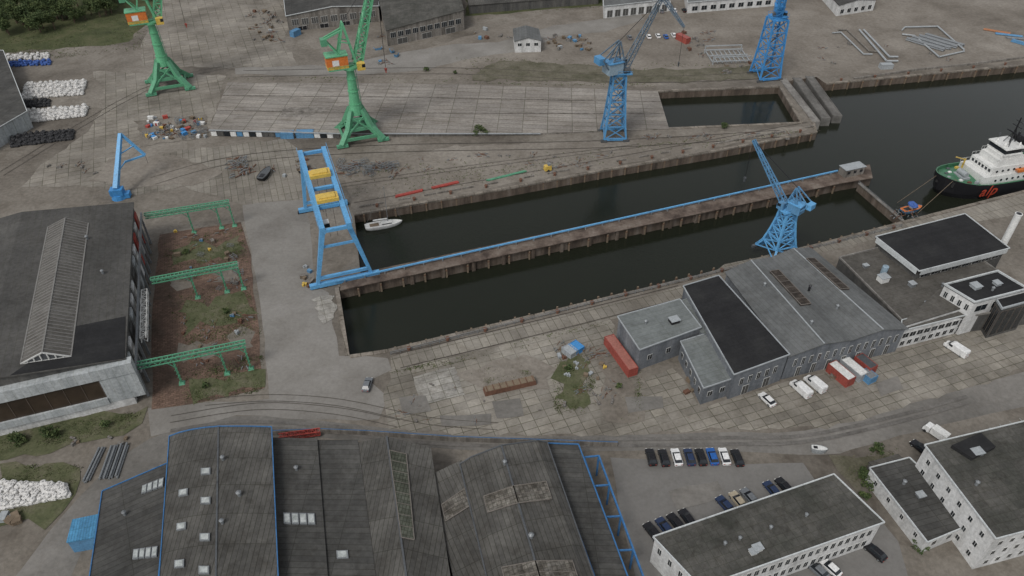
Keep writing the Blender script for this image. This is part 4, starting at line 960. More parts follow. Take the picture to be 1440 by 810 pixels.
container(801,497,rad(-50),M_ltgrey,'small grey container among weeds',3.2,h=1.6)
container(960,58,rad(-60),M_cred,'rusty red container on the sandy ground',7)
# tugboat: bow towards the dock
TA=rad(15); Dt=Vector((math.cos(TA),math.sin(TA),0)); Nt=Vector((-math.sin(TA),math.cos(TA),0))
E=P(1370,282,-3); cen=E+Nt*7.4+Dt*12.5
T=Thing('tugboat','black-hulled tugboat with green deck and white superstructure at the quay','tugboat',cen,TA+math.pi)
def hullring(z_,k,sh=0):
    xs=[(-26,5.5),(-24,7.0),(-12,7.5),(0,7.6),(8,7.5),(13,7.0),(17,5.9),(20,4.4),(22.3,2.4),(23.3,.6)]
    up_=[(x*(k if x>0 else 1),-y*lerp(1,k,.6),z_+ (max(0,x-4)/19)**2*sh) for x,y in xs]
    lo_=[(x,-y,zz) for x,y,zz in reversed(up_)]
    return up_+lo_
mb=MB(); R0=hullring(-1.5,.86); R1=hullring(1.8,.95); R2=hullring(3.9,.985,1.6); R3=hullring(5.0,1.0,2.4); n=len(R0)
def rings(mb,A,B,mi=0):
    n=len(A); mb.add(list(A)+list(B),[(i,(i+1)%n,(i+1)%n+n,i+n) for i in range(n)],mi)
rings(mb,R0,R1); rings(mb,R1,R2); rings(mb,R2,R3)
mb.part('hull',[M_black],T)
mb=MB(); rings(mb,[(x,y,zz+.01) for x,y,zz in R3],[(x*.985,y*.955,zz+.01) for x,y,zz in R3]); rings(mb,[(x*.985,y*.955,zz+.01) for x,y,zz in R3],[(x*.985,y*.95,zz-1.2) for x,y,zz in R3]); mb.part('bulwark',[M_deck],T)
mb=MB(); mb.add([(x*.985,y*.95,zz-1.2) for x,y,zz in R3],[tuple(range(n))]); mb.part('deck',[M_deck],T)
mb=MB(); A=hullring(-.5,.905); B=hullring(-.1,.915); mb.add([(x*1.006,y*1.02,zz) for x,y,zz in A]+[(x*1.006,y*1.02,zz) for x,y,zz in B],[(i,(i+1)%n,(i+1)%n+n,i+n) for i in range(n)]); mb.part('waterline_stripe',[M_red],T)
for i in range(9):
    y=-4+i*1.0; x=22.6-abs(y)*.62; mb=MB(); mb.cyl((x,y,4.2),(x-.2,y,5.9),.42,n=10); mb.part('bow_fender',[M_tyre],T)
def tier(x0,x1,w,z0,z1,mat=M_white,name='superstructure',tx=1):
    mb=MB(); mb.box((x0+x1)/2,0,z0,x1-x0,w,z1-z0,tx=tx,ty=.97); return mb.part(name,[mat],T)
tier(-10,10,11.4,3.8,6.8,name='deckhouse'); tier(-7,7.5,9.6,6.8,9.4,name='upper_deckhouse'); tier(-5,5.5,8,9.4,11.6,name='bridge_deck'); tier(-3.5,4.5,6.6,11.6,12.8,name='wheelhouse_base')
tier(-2.4,4.2,7.6,12.8,13.3,M_white,'bridge_sill'); tier(-2.2,4.0,7.0,13.3,14.9,M_glass,'bridge_window',.96); tier(-2.7,4.5,7.8,14.9,15.3,M_white,'bridge_roof')
mb=MB()
for x0,x1,w,zz in ((-10,10,11.4,6.8),(-7,7.5,9.6,9.4),(-5,5.5,8,11.6)):
    for y in (-w/2,w/2):
        mb.beam((x0,y,zz+1),(x1,y,zz+1),.07); 
        for k in range(11): mb.beam((lerp(x0,x1,k/10),y,zz),(lerp(x0,x1,k/10),y,zz+1),.06)
mb.part('handrail',[M_white],T)
for k in range(6):
    for zz,yy in ((5.3,5.62),(8.1,4.74)):
        mb=MB(); mb.cyl((-5.5+k*2.2,yy,zz),(-5.5+k*2.2,yy+.2,zz),.38,n=10); mb.part('porthole',[M_glass],T)
for k in range(6):
    mb=MB(); mb.box(7.45,-3.6+k*1.44,7.7,.12,.9,1.0); mb.part('window',[M_glass],T)
for y in (-3.2,3.2):
    mb=MB(); mb.box(-6.2,y,9.4,2.2,1.6,5.4,tx=.8); mb.box(-6.2,y,14.8,1.8,1.4,.6,mi=1); mb.part('funnel',[M_black,M_black],T)
mb=MB(); mb.box(-4.2,0,11.6,1.6,2.4,5.6,tx=.7); mb.part('mast_house',[M_black],T)
mb=MB(); mb.beam((0,0,15.3),(0,0,24),.45,w2=.25); mb.beam((0,-2.8,18.6),(0,2.8,18.6),.25); mb.beam((0,-1.8,21),(0,1.8,21),.2); mb.beam((0,-1.2,22.6),(0,1.2,22.6),.16); mb.beam((-2,0,15.3),(0,0,20.4),.25); mb.beam((1.4,1.2,15.3),(0,0,19.4),.18); mb.beam((1.4,-1.2,15.3),(0,0,19.4),.18); mb.box(.6,0,18.9,.4,2.6,.3); mb.cyl((0,1.8,18.7),(0,1.8,19.9),.35,n=8); mb.part('mast',[M_black],T)
for x,y,h_ in ((-4.2,1.6,22),(-4.2,-1.6,21),(2.6,2.4,18.5),(2.6,-2.4,18)):
    mb=MB(); mb.cyl((x,y,15 if x>0 else 16),(x,y,h_),.12,.07,n=6); mb.cyl((x,y,h_-.8),(x,y,h_-.2),.3,n=8); mb.part('antenna',[M_dsteel],T)
for x,y in ((3.2,1.6),(3.2,-1.8),(-1.4,2.6)):
    mb=MB(); mb.cyl((x,y,15.3),(x,y,15.8),.45,n=10); mb.cyl((x,y,15.8),(x,y,16.5),.5,.15,n=10); mb.part('radar_dome',[M_white],T)
mb=MB(); mb.cyl((13.5,-1.8,6.2),(13.5,1.8,6.2),.9,n=14); mb.box(13.5,0,4.4,2.8,4.6,1.0); mb.part('windlass',[M_ltgrey],T)
for x,y,m in ((16,2.6,M_white),(16,-2.6,M_white),(11.6,4.8,M_ltgrey),(11.6,-4.6,M_yellow),(18.5,0,M_ltgrey),(14.2,4.4,M_rust),(17.6,-2.2,M_dsteel),(12.4,.2,M_dsteel),(18,2.4,M_wood),(15,-4.6,M_dsteel)):
    mb=MB(); mb.box(x,y,4.2,1.2,1.0,1.3,tx=.85,ty=.85); mb.part('deck_locker',[m],T)
mb=MB(); mb.beam((10.8,-3.5,4),(10.8,-3.5,9),.4); mb.beam((10.8,-3.5,8.7),(15.5,-3,10.6),.3); mb.part('deck_crane',[M_yellow],T)
mb=MB(); slab_profile(mb,[(-5.5,7.2),(-2.0,7.2),(-1.6,8.1),(-5.8,8.1)],.8,.2)
for v in mb.v: v.y+=5.2
mb.part('rescue_boat',[M_orange],T)
cu=bpy.data.curves.new('lettering','FONT'); cu.body='alp'; cu.size=5.2; cu.extrude=.03; cu.offset=.05; cu.shear=.25; cu.space_character=1.1
to=bpy.data.objects.new('lettering_tmp',cu); COL.objects.link(to); bpy.context.view_layer.update()
me=bpy.data.meshes.new_from_object(to); bpy.data.objects.remove(to); me.materials.append(paint('orange_red_lettering',(.38,.055,.03),.05))
lo=bpy.data.objects.new('lettering',me); COL.objects.link(lo); lo.parent=T.e; lo.location=(12.0,7.74,1.5); lo.rotation_euler=(rad(90),0,rad(180)); lo['label']='orange-red lettering on the black hull side'
mb=MB(); a=T.mat@Vector((20,3.6,6.6)); mb.beam(a,P(1290,300,.3),.12); mb.top('mooring_rope','pale mooring rope from the tug bow to the quay','rope',[M_wood])
mb=MB(); a=T.mat@Vector((21.5,-1,6.8)); mb.beam(a,P(1262,285,-2.6),.1); mb.top('mooring_rope','pale mooring rope from the tug bow to the water','rope',[M_wood])
def smallboat(name,label,cat,u,v,rot,L,w,mat,zt=-3.0,mast=0,deckm=None,cabin=True):
    T=Thing(name,label,cat,P(u,v,zt),rot)
    def rg(z_,k): 
        xs=[(-.5,.34),(-.42,.44),(-.2,.5),(.1,.48),(.3,.36),(.42,.2),(.5,.02)]
        a=[(x*L*k,-y*w*k,z_) for x,y in xs]; return a+[(x,-y,zz) for x,y,zz in reversed(a)]
    mb=MB(); A,B,C=rg(-.4,.8),rg(.5,.97),rg(1.1,1.0); rings(mb,A,B); rings(mb,B,C); mb.part('hull',[mat],T)
    mb=MB(); mb.add([(x*.99,y*.97,zz-.1) for x,y,zz in C],[tuple(range(len(C)))]); mb.part('deck',[deckm or M_white],T)
    if cabin:
        mb=MB(); mb.box(L*.08,0,1.0,L*.32,w*.55,.6,tx=.85,ty=.8); mb.part('cabin',[M_white],T)
        mb=MB(); mb.box(L*.08,0,1.15,L*.26,w*.56,.22,ty=.97); mb.part('cabin_window',[M_glass],T)
    mb=MB(); mb.box(-L*.25,0,1.005,L*.24,w*.45,.12); mb.part('cockpit',[M_wood if mast else M_black],T)
    if mast:
        mb=MB(); mb.cyl((L*.12,0,1.5),(L*.12,0,mast),.1,.06,n=8); mb.cyl((L*.12,0,2.4),(-L*.28,0,2.5),.12,n=8); mb.beam((L*.12,-.9,mast*.55),(L*.12,.9,mast*.55),.06); mb.part('mast',[M_steel],T)
        mb=MB(); mb.beam((L*.49,0,1.1),(L*.12,0,mast),.03); mb.beam((-L*.49,0,1.1),(L*.12,0,mast),.03); mb.part('rigging',[M_steel],T)
        mb=MB(); mb.cyl((L*.1,0,2.6),(-L*.27,0,2.7),.22,n=8); mb.part('furled_sail',[M_white],T)
    return T
smallboat('sailing_yacht','white sailing yacht with bare mast moored against the basin wall','sailing boat',540,318,rad(17),11.5,3.4,M_white,mast=14)
smallboat('workboat','small blue and orange workboat beside the quay','boat',1281,296,rad(20),8,3,M_blue2,deckm=M_orange,zt=-2.9)
smallboat('rowing_boat','small pale boat stored on the roadside','boat',1151,634,rad(-10),3.4,1.4,M_ltgrey,zt=.4,cabin=False)
smallboat('harbour_boat','small dark boat on blocks in the yard','boat',373,246,rad(80),8,3,M_black,zt=.4,deckm=M_dsteel,cabin=False)
smallboat('harbour_boat','small black boat stored beside the gantry leg','boat',428,238,rad(80),6,2.2,M_black,zt=.4,deckm=M_wood,cabin=False)
# ------------------------------------------------------------ bags
def bagmesh(seed,mb=None,c=None,k=1):
    rnd=random.Random(seed); mb=mb or MB(); c=c or Vector((0,0,0)); nu,nv=8,5; V=[]
    for j in range(nv+1):
        ph=-math.pi/2+math.pi*j/nv
        for i in range(nu):
            th=2*math.pi*i/nu+seed
            def sp(x,e): return math.copysign(abs(x)**e,x)
            r=rnd.uniform(.88,1.08)
            V.append(c+Vector((.62*r*sp(math.cos(ph),.45)*sp(math.cos(th),.7),.62*r*sp(math.cos(ph),.45)*sp(math.sin(th),.7),.45+.45*sp(math.sin(ph),.6)*r))*k)
    f=[]
    for j in range(nv):
        for i in range(nu): f.append((j*nu+i,j*nu+(i+1)%nu,(j+1)*nu+(i+1)%nu,(j+1)*nu+i))
    mb.add(V,f); mb.cyl(c+Vector((0,0,.85))*k,c+Vector((.06,.03,1.1))*k,.12*k,.2*k,n=5)
    return mb
bagm={}
def bags(quad,n,mat,label,extra=0,size=1.0,nl=3):
    A,B,C,Dd=[P(*q) for q in quad]
    def pos(k,rows,cols,j=.28):
        s=(k%cols+.5+random.uniform(-j,j))/cols; t=(k//cols+.5+random.uniform(-j,j))/rows
        return lerp(lerp(A,B,s),lerp(Dd,C,s),t)
    Lx=(B-A).length; Ly=(Dd-A).length
    def grid(n):
        rows=max(1,int(round(math.sqrt(n*Ly/Lx)))); return rows,int(math.ceil(n/rows))
    if extra:
        mb=MB(); r,c=grid(extra)
        for i in range(r*c):
            p=pos(i,r,c); bagmesh(i,mb,Vector((p.x,p.y,0)),size)
        mb.top('bulk_bags',None,None,[mat],kind='stuff',smooth=False)
    r,c=grid(n)
    for i in range(n):
        p=pos(i,r,c,.35)
        key=(mat.name,i%3)
        if key not in bagm: bagm[key]=bagmesh(i%3).mesh('bulk_bag',mat,smooth=False)
        o=bpy.data.objects.new('bulk_bag',bagm[key]); COL.objects.link(o)
        k=size*random.uniform(.9,1.1); o.scale=(k*random.uniform(.9,1.15),k,k*random.uniform(.9,1.1)); o.location=(p.x,p.y,(random.choice([.5,.62,.74])*size if extra else 0)); o.rotation_euler=(random.uniform(-.2,.2),random.uniform(-.2,.2),random.uniform(0,3))
        o['label']=label; o['category']='bulk bag'; o['group']='stacked bulk bags'
bags([(36,120),(122,115),(118,134),(30,141)],70,M_bagw,'white bulk bag in a heap on the yard',230,1.1)
bags([(20,160),(124,151),(122,164),(18,176)],64,M_bagw,'white bulk bag in a long row on the yard',190,1.1)
bags([(16,193),(106,184),(102,197),(16,208)],40,M_bagk,'black bulk bag in a long row on the yard',170,1.1)
bags([(24,145),(72,141),(70,150),(20,154)],18,M_bagk,'black bulk bag between the white rows',60,1.0)
bags([(2,79),(70,76),(70,84),(0,86)],16,M_bagw,'white bulk bag with blue ties in a heap',60,1.0)
bags([(4,89),(72,86),(72,92),(4,95)],18,M_bagb,'blue bulk bag in a heap',50,1.0)
bags([(-6,680),(94,684),(99,698),(-6,719)],84,M_bagw,'white bulk bag heaped on the grass',260,.95)
# ------------------------------------------------------------ small stuff
def stack(name,label,cat,u,v,rot,L,n,m,r,mat,kind='pipe',group=None):
    mb=MB(); c,s=math.cos(rot),math.sin(rot); o=P(u,v)
    for j in range(m):
        for i in range(n-j):
            y=(i-(n-j-1)/2)*r*2.15; zz=r+j*r*1.8+.05; dx=random.uniform(-.3,.3)
            a=o+Vector((c*(-L/2+dx)-s*y,s*(-L/2+dx)+c*y,zz)); b=o+Vector((c*(L/2+dx)-s*y,s*(L/2+dx)+c*y,zz))
            if kind=='pipe': mb.cyl(a,b,r,n=8)
            else: mb.beam(a,b,r*1.8)
    return mb.top(name,label,cat,[mat],group=group)
for u in (128,133,148,154,162,170):
    stack('pipe_bundle','bundle of long grey steel pipes lying on asphalt','pipes',u+2,655-(u-128)*.15,rad(97 if u>140 else 92),8.5,2,2,.22,M_steel,group='pipe bundles')
for k in range(4):
    stack('pipe_bundle','long grey steel pipes stacked on sandy ground','pipes',1300+k*9,62-k*2+2,rad(131),17,3,2,.35,M_steel,group='pipe bundles')
def polypipe(pts,r,mat,label):
    mb=MB(); W=[P(*p)+Vector((0,0,r+.3)) for p in pts]
    for a,b in zip(W,W[1:]): mb.cyl(a,b,r,n=10)
    mb.top('long_pipe',label,'pipes',[mat],group='bent pipelines')
polypipe([(1170,48),(1182,47),(1214,78),(1226,78)],.3,M_ltgrey,'long bent pale pipe lying on the sand')
polypipe([(1178,44),(1190,43),(1222,74),(1236,74)],.3,M_wold,'long bent pale pipe lying on the sand')
polypipe([(1208,44),(1246,88),(1262,88)],.4,M_ltgrey,'straight pale pipe with elbow on the sand')
polypipe([(1214,44),(1250,82),(1262,82)],.4,M_ltgrey,'straight pale pipe with elbow on the sand')
polypipe([(1268,44),(1272,40),(1318,39),(1355,72)],.35,M_ltgrey,'long bent pale pipe lying on the sand')
polypipe([(1268,50),(1285,52),(1320,82),(1355,74)],.35,M_ltgrey,'long bent pale pipe lying on the sand')
container(1245,96,rad(5),M_ltgrey,'grey skip container on the sand',5,h=2)
for k in range(3): stack('pipe_bundle','muted coloured pipes stacked at the sandy edge','pipes',1402+k*16,45+k*5,rad(150+k*10),11,3,1,.28,[M_mudo,M_blue2,M_steel][k],group='pipe bundles')
stack('steel_beam_stack','faded blue steel beam dumped near the pipes','steel beams',1436,62,rad(130),8,3,2,.3,M_blue2,kind='beam')
T=Thing('steel_framework','pale lattice steel framework lying on sandy ground','steel frame',P(1022,82),rad(5))
mb=MB()
for k in range(9): mb.beam((-8+k*2,-6,.8),(-7.5+k*2,6,.8),.3,.4)
for y in (-6,0,6): mb.beam((-8.4,y,1.4),(8.8,y,1.4),.35,.4)
for x in (-8,8):
    for y in (-6,6): mb.beam((x,y,0),(x,y,3.2),.35)
for y in (-6,6): mb.beam((-8,y,3.2),(8,y,3.2),.35)
mb.part('beam_grid',[M_ltgrey],T)
for u,v in ((575,273),(627,261)):
    stack('red_girder','red steel girder lying along the quay','steel girder',u,v,rad(24),9,2,1,.26,M_red,kind='beam',group='red girders')
T=Thing('red_lattice_boom','red lattice boom section lying by the yard wall','crane boom',P(420,611),0)
mb=MB(); mb.lattice(P(392,615,1.2),P(450,607,1.2),1.1,1.1,10,.16); mb.part('boom',[M_red],T,world=True)
stack('green_girder','green steel girder lying on the upper quay','steel girder',712,248,rad(25),14,2,1,.2,M_green2,kind='beam')
T=Thing('rusty_pontoon','long low rusty pontoon lying on the plates','pontoon',P(717,545),rad(17))
mb=MB(); mb.box(0,0,.1,12.5,2.2,1.2,tx=.97,ty=.85); mb.box(0,0,1.3,12,1.7,.1,mi=1)
for k in range(8): mb.box(-5.6+k*1.6,0,1.4,.15,1.7,.12)
mb.part('hull',[M_rust,M_wood],T)
T=Thing('yellow_compressor','small yellow machine on the upper quay','machine',P(770,240),rad(20))
mb=MB(); mb.box(0,0,.4,2.4,1.6,1.6,tx=.9); mb.part('body',[M_yellow],T)
mb=MB(); mb.box(.4,0,2.0,.9,1.2,.7); mb.part('hood',[M_steel],T)
for y in (-.8,.8): mb=MB(); mb.cyl((0,y-.1,.4),(0,y+.1,.4),.4,n=10); mb.part('wheel',[M_tyre],T)
# prototypes for small clutter
def pallet(mat):
    mb=MB()
    for i in range(6): mb.box(0,-.5+i*.2,.12,1.2,.14,.03)
    for x in (-.52,0,.52): mb.box(x,0,0,.1,1.0,.118)
    return mb
def proto(kind):
    mb=MB()
    if kind=='pallet_stack':
        for k in range(6):
            q=pallet(0); mb.add([v+Vector((random.uniform(-.05,.05),0,k*.16)) for v in q.v],q.f)
        return mb,[M_wood],'weathered stack of timber pallets','pallets'
    if kind=='drum':
        for k,(x,y) in enumerate(((0,0),(.65,.1),(.3,.6))):
            mb.cyl((x,y,0),(x,y,.88),.3,n=12,mi=0); mb.cyl((x,y,.88),(x,y,.9),.27,n=12,mi=1); mb.cyl((x,y,.3),(x,y,.33),.315,n=12); mb.cyl((x,y,.6),(x,y,.63),.315,n=12)
        return mb,[M_blue2,M_steel],'cluster of steel drums','drums'
    if kind=='crate':
        mb.box(0,0,.1,1.5,1.1,.9)
        for x in (-.7,0,.7):
            for y in (-.57,.57): mb.box(x,y,.0,.1,.06,1.05,mi=1)
        mb.box(0,0,1.0,1.55,1.15,.06,mi=1)
        return mb,[M_wood,M_wold],'wooden crate with battens','crate'
    if kind=='concrete_block':
        mb.box(0,0,0,1.8,.8,.8,tx=.96,ty=.92); mb.box(0,0,.78,.4,.12,.14,mi=1)
        return mb,[M_conc,M_rust],'rough concrete ballast block','concrete block'
    if kind=='steel_scrap':
        for k in range(9):
            a=Vector((random.uniform(-1.5,1.5),random.uniform(-1,1),random.uniform(.1,.5))); b=a+Vector((random.uniform(-2,2),random.uniform(-1.2,1.2),random.uniform(-.2,.5))); b.z=max(.08,b.z); mb.beam(a,b,random.uniform(.08,.22),mi=k%2)
        return mb,[M_rust,M_steel],'tangle of rusty steel scrap','scrap metal'
    if kind=='skip':
        mb.hexa([(-1.3,-.8,0),(1.3,-.8,0),(1.3,.8,0),(-1.3,.8,0)],[(-1.9,-1,1.3),(1.9,-1,1.3),(1.9,1,1.3),(-1.9,1,1.3)]); mb.box(0,0,1.3,3.4,1.7,.1,mi=1)
        for x in (-1.95,1.95): mb.beam((x,-1,1.3),(x,1,1.3),.12)
        return mb,[M_blue2,M_ground],'open waste skip with rubble','skip'
    if kind=='frame_rack':
        for x in (-1.2,0,1.2):
            for y in (-.7,.7): mb.beam((x,y,0),(x,y,1.4),.1)
            mb.beam((x,-.7,1.0),(x,.7,1.0),.1)
        for y in (-.7,.7): mb.beam((-1.3,y,1.35),(1.3,y,1.35),.12); mb.beam((-1.3,y,.5),(1.3,y,.5),.1)
        return mb,[M_steel],'small steel storage rack','rack'
    if kind=='tarp_heap':
        n=8; pts=[]
        for j,(r,zz) in enumerate(((1.4,0),(1.2,.6),(.6,1.0))):
            for i in range(n): k=random.uniform(.8,1.15); pts.append((r*k*math.cos(i*.785)*1.2,r*k*math.sin(i*.785),zz*k))
        pts.append((0,0,1.1)); f=[(j*n+i,j*n+(i+1)%n,(j+1)*n+(i+1)%n,(j+1)*n+i) for j in range(2) for i in range(n)]+[(2*n+i,2*n+(i+1)%n,3*n) for i in range(n)]
        mb.add(pts,f); return mb,[M_bagb],'crumpled blue tarpaulin heap','tarpaulin'
PR={}
def put(kind,u,v,k=1.0,mats=None,lab=None):
    if kind not in PR:
        mb,m,l,c=proto(kind); PR[kind]=(mb.mesh(kind,m),l,c)
    me,l,c=PR[kind]
    if mats:
        kk=kind+mats[0].name
        if kk not in PR:
            m2=me.copy(); m2.materials.clear()
            for m in mats: m2.materials.append(m)
            PR[kk]=(m2,l,c)
        me=PR[kk][0]
    o=bpy.data.objects.new(kind,me); COL.objects.link(o); o.location=P(u,v); o.rotation_euler=(0,0,random.uniform(0,3.1)); o.scale=(k*random.uniform(.8,1.3),k*random.uniform(.8,1.2),k*random.uniform(.8,1.2))
    o['label']=lab or l; o['category']=c; o['group']=kind.replace('_',' ')+'s in the yard'
def strew(pts,n,kinds,k=1.0,multi=False):
    for i in range(n):
        u=random.uniform(pts[0],pts[2]); v=random.uniform(pts[1],pts[3]); kd=random.choice(kinds)
        mats=None
        if kd=='crate' : mats=random.choice([None,[M_yellow,M_steel],[M_blue2,M_steel],[M_white,M_steel],[M_red,M_wood],[M_bluebr,M_steel]] if multi else [None,None,[M_blue2,M_steel],[M_ltgrey,M_steel],[M_rust,M_wood],[M_wood,M_steel]])
        if kd=='drum': mats=random.choice([None,[M_rust,M_steel],[M_yellow,M_black],[M_ltgrey,M_steel]])
        put(kd,u,v,k*random.uniform(.7,1.3),mats)
strew((205,166,290,196),92,['steel_scrap','crate','pallet_stack','frame_rack','drum','crate'],.9,True)
strew((345,10,395,58),34,['steel_scrap','concrete_block','pallet_stack','crate'],1.0)
strew((530,50,560,92),8,['crate','skip','steel_scrap'],.9)
strew((765,50,830,72),30,['steel_scrap','concrete_block','pallet_stack','crate'],1.0)
strew((960,45,1000,85),16,['steel_scrap','concrete_block','crate'],1.0)
strew((655,35,720,60),8,['crate','concrete_block'],1.0)
strew((325,222,362,245),8,['frame_rack','steel_scrap'],1.2)
strew((475,228,560,248),28,['steel_scrap','frame_rack'],1.0)
strew((560,215,860,240),22,['steel_scrap','concrete_block'],.7)
strew((860,187,1130,196),18,['steel_scrap','concrete_block'],.7)
strew((240,325,335,378),18,['crate','drum','steel_scrap','frame_rack','pallet_stack'],.8)
strew((245,385,345,415),10,['steel_scrap','concrete_block','frame_rack'],.8)
strew((255,440,350,510),16,['crate','drum','steel_scrap','pallet_stack'],.8)
strew((782,485,850,535),26,['steel_scrap','crate','pallet_stack','drum'],.65)
strew((790,535,870,570),14,['steel_scrap','concrete_block'],.6)
strew((965,515,975,555),6,['crate','pallet_stack'],.7)
strew((1160,505,1230,540),8,['crate','pallet_stack'],.8)
strew((560,540,760,600),10,['concrete_block','steel_scrap'],.5)
strew((1000,88,1090,104),12,['concrete_block','steel_scrap','crate'],.9)
strew((1100,60,1400,90),10,['concrete_block','steel_scrap'],.8)
strew((1260,298,1290,303),4,['steel_scrap','crate'],.9)
strew((5,724,50,735),5,['pallet_stack','crate'],.9)
strew((100,615,180,628),6,['pallet_stack','concrete_block'],.8)
strew((380,225,435,250),9,['crate','steel_scrap'],.9)
strew((425,370,440,405),7,['crate','drum'],.9)
strew((30,220,140,250),8,['concrete_block','steel_scrap'],.8)
put('tarp_heap',806,493,.8); put('tarp_heap',1283,288,1.0)
# bollards along quays
mb=MB(); mb.cyl((0,0,0),(0,0,.55),.28,.22,n=10); mb.cyl((0,0,.55),(0,0,.75),.4,.32,n=10); bm_=mb.mesh('bollard',[M_rust],smooth=False)
def bollards(a,b,n,off,mat='rusty'):
    A,B=P(*a),P(*b); d=(B-A).normalized(); nr=Vector((-d.y,d.x,0))*off
    for i in range(n):
        p=lerp(A,B,(i+.5)/n)+nr; o=bpy.data.objects.new('bollard',bm_); COL.objects.link(o); o.location=(p.x,p.y,.0); o.scale=(1.5,1.5,1.4); o['label']='rusty iron mooring bollard on the quay edge'; o['category']='bollard'; o['group']='mooring bollards'
bollards((545,492),(1268,312),16,-1.9); bollards((505,300),(1149,186),14,1.9); bollards((1162,119),(1440,92),6,2)
T=Thing('quay_railing','long thin steel railing along the dock edge','railing',P(760,438),AL)
A,B=P(548,494),P(1262,316)
A=A-NN*1.4; B=B-NN*1.4
for zz in (.6,1.1):
    mb=MB(); mb.beam(A+Vector((0,0,zz)),B+Vector((0,0,zz)),.09); mb.part('rail',[M_steel],T,world=True)
for i in range(64):
    p=lerp(A,B,i/63); mb=MB(); mb.box(p.x,p.y,0,.12,.12,1.15); mb.part('post',[M_steel],T,world=True)
T=Thing('guard_wall','low broken concrete guard wall along the upper quay','wall',P(820,235),AL)
A=P(505,292); B=P(1146,178)
for i in range(40):
    if random.random()<.7:
        a=lerp(A,B,i/40); b=lerp(A,B,(i+.85)/40); mb=MB(); mb.beam(a+Vector((0,0,.3)),b+Vector((0,0,.3)),.4,.55); mb.part('wall_segment',[M_wold],T,world=True)
T=Thing('bank_wall','low pale retaining wall along the far river bank','wall',P(1300,95),0)
mb=MB(); W_=[P(1200,112),P(1290,99),P(1360,92),P(1440,82),P(1560,70)]
for a,b in zip(W_,W_[1:]): mb.beam(a+Vector((0,0,.4)),b+Vector((0,0,.4)),.6,.8)
mb.part('wall',[M_wold],T,world=True)
# ------------------------------------------------------------ vegetation
def leafmesh(n,rx,rz,zc,size,seed,clumps=14):
    rnd=random.Random(seed); mb=MB(); cs=[]
    for i in range(clumps):
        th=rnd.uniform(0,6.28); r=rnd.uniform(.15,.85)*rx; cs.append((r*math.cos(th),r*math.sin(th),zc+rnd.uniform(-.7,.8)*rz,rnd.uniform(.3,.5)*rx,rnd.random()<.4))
    for i in range(n):
        cx,cy,cz,cr,lt=rnd.choice(cs)
        d=Vector((rnd.gauss(0,1),rnd.gauss(0,1),rnd.gauss(0,1))).normalized()*cr*rnd.uniform(.6,1.05)
        c=Vector((cx,cy,cz))+Vector((d.x,d.y,d.z*.8)); s=size*rnd.uniform(.6,1.4)
        a=Vector((rnd.gauss(0,1),rnd.gauss(0,1),rnd.gauss(0,.5))).normalized(); b=a.cross(Vector((rnd.gauss(0,1),rnd.gauss(0,1),rnd.gauss(0,1)))).normalized()
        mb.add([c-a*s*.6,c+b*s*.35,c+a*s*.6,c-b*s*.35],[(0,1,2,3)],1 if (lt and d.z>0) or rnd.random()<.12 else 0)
    return mb
TP=[]
used=set()
def tree(u,v,sc=1.0,lab='leafy dark green tree at the wood edge'):
    i=random.randrange(3)
    while len(TP)<3:
        T=Thing('tree',lab,'tree',(0,-400-len(TP)*20,0),0,group='trees at the yard edge'); s=len(TP)
        mb=MB(); mb.cyl((0,0,0),(.1,0,3.2),.32,.2,n=8)
        for k in range(6):
            th=k*1.05; mb.cyl((.1,0,2.2+.2*k),(2.2*math.cos(th),2.2*math.sin(th),4.6+.4*(k%3)),.13,.04,n=6)
        mb.part('trunk',[M_bark],T); leafmesh(1300,3.6,3.0,5.6,.55,s+3,20).part('crown',[M_leaf,M_leaf2],T); TP.append(T.e)
    if i not in used: e=TP[i]; used.add(i); e.location=P(u,v); e.scale=(sc,sc,sc); e.rotation_euler=(0,0,random.uniform(0,6)); return e
    return dup(TP[i],P(u,v),random.uniform(0,6),scale=(sc,sc,sc*random.uniform(.85,1.15)))
for k in range(130):
    u=random.uniform(-60,170); v=random.uniform(-45,58-max(0,u)*.2); tree(u,v,random.uniform(.6,1.25))
for k in range(22): tree(random.uniform(165,260),random.uniform(-40,2),random.uniform(.6,.9))
for k in range(12): tree(random.uniform(655,850),random.uniform(-55,-30),random.uniform(.7,1.1))
def bush(u,v,r,lab='green shrub growing in the yard'):
    mb=leafmesh(int(260*r),r,r*.55,r*.6,.36,int(u*7+v),9)
    for k in range(3): mb.cyl((0,0,0),(r*.4*math.cos(k*2),r*.4*math.sin(k*2),r*.7),.06,.03,n=5,mi=2)
    o=mb.top('shrub',lab,'shrub',[M_leaf,M_leaf2,M_bark],group='self-seeded shrubs'); p=P(u,v); o.location=(p.x,p.y,0)
for u,v,r in ((675,187,2.6),(683,189,1.8),(668,190,1.5),(1216,676,2.0),(1223,683,2.2),(1213,668,1.6),(25,622,1.8),(32,620,1.4),(70,612,2.0),(77,615,1.5),(150,600,1.2),(1293,772,1.4),(798,520,.9),(1232,636,1.5),(1214,700,1.3),(1018,180,1.6),(600,100,1.2),(870,545,.8),(640,104,1.0),(262,356,.9),(318,440,1.0),(290,545,.9)):
    bush(u,v,r)
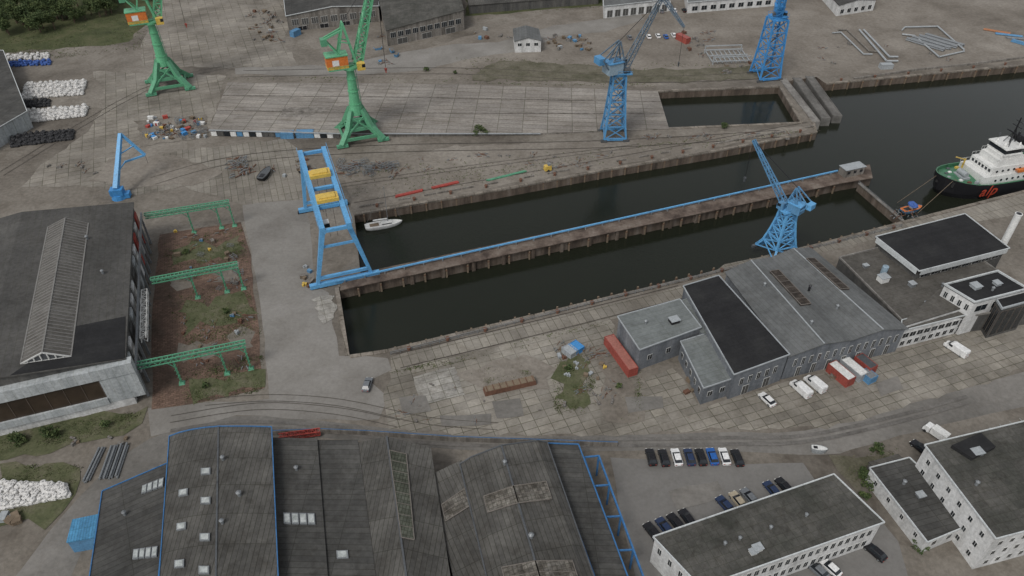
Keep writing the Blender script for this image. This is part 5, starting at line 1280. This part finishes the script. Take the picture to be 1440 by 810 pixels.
def tufts(name,quad,n,size,mats,zz=0):
    A,B,C,Dd=[P(*q) for q in quad]; mb=MB(); cl=[(random.random(),random.random(),random.uniform(.03,.13)) for _ in range(max(4,n//45))]
    for i in range(n):
        if random.random()<.75:
            c=random.choice(cl); s=c[0]+random.gauss(0,c[2]); t=c[1]+random.gauss(0,c[2])
            if not(0<=s<=1 and 0<=t<=1): continue
        else: s,t=random.random(),random.random()
        p=lerp(lerp(A,B,s),lerp(Dd,C,s),t)
        mi=random.randrange(len(mats))
        for k in range(4):
            th=random.uniform(0,6.28); q=p+Vector((random.uniform(-.4,.4),random.uniform(-.4,.4),zz)); w=size*random.uniform(.2,.5); h=size*random.uniform(.35,.9)
            d=Vector((math.cos(th),math.sin(th),0))*w
            mb.add([q-d,q+d,q+Vector((random.uniform(-.5,.5)*size,random.uniform(-.5,.5)*size,h))],[(0,1,2)],mi)
    mb.top(name,None,None,mats,kind='stuff')
GM=[M_leaf2,M_leaf2,M_dry]
for q,n in (([(228,340),(340,318),(350,380),(236,400)],900),([(236,415),(352,396),(368,470),(250,490)],1100),([(250,520),(368,500),(374,548),(262,572)],800),([(775,496),(836,496),(840,576),(780,586)],500),([(650,525),(740,505),(750,540),(700,550)],120),([(0,600),(200,580),(180,605),(0,640)],900),([(0,655),(118,655),(100,690),(0,735)],600),([(480,240),(1100,182),(1130,186),(500,290)],600),([(320,108),(920,112),(920,124),(320,112)],300),([(640,80),(1080,92),(1080,112),(640,110)],600),([(1175,645),(1270,630),(1225,658),(1205,690)],350),([(900,520),(905,560),(900,590),(860,590)],120),([(0,55),(240,0),(200,70),(0,90)],1400),([(655,-20),(860,-20),(850,10),(655,25)],600),([(552,520),(860,450),(860,462),(552,532)],200)):
    tufts('grass',q,n,.4,GM)
# ------------------------------------------------------------ light, camera
w=bpy.data.worlds.new('World'); scene.world=w; w.use_nodes=True; nt=w.node_tree; bg=nt.nodes['Background']
sk=nt.nodes.new('ShaderNodeTexSky'); sk.sky_type='NISHITA'; sk.sun_disc=False; sk.sun_elevation=rad(52); sk.sun_rotation=rad(215); sk.dust_density=2; sk.ozone_density=1
hs=nt.nodes.new('ShaderNodeHueSaturation'); hs.inputs['Saturation'].default_value=.2
nt.links.new(sk.outputs[0],hs.inputs['Color']); nt.links.new(hs.outputs[0],bg.inputs[0]); bg.inputs[1].default_value=.149
sl=bpy.data.lights.new('sun','SUN'); sl.energy=1.45; sl.angle=rad(16); sl.color=(1,.97,.93); so=bpy.data.objects.new('sun',sl); COL.objects.link(so)
az=rad(215); el=rad(52); dirv=Vector((math.sin(az)*math.cos(el),math.cos(az)*math.cos(el),math.sin(el)))
so.rotation_euler=dirv.to_track_quat('Z','Y').to_euler()
cam=bpy.data.cameras.new('camera'); cam.sensor_width=36; cam.lens=F/1440*36; cam.clip_end=6000; cam.clip_start=1
co=bpy.data.objects.new('camera',cam); COL.objects.link(co); co.location=(0,0,H); co.rotation_euler=(rad(50),0,0); scene.camera=co
scene.view_settings.view_transform='Standard'; scene.view_settings.look='None'; scene.view_settings.exposure=0
print('objects',len(bpy.data.objects))
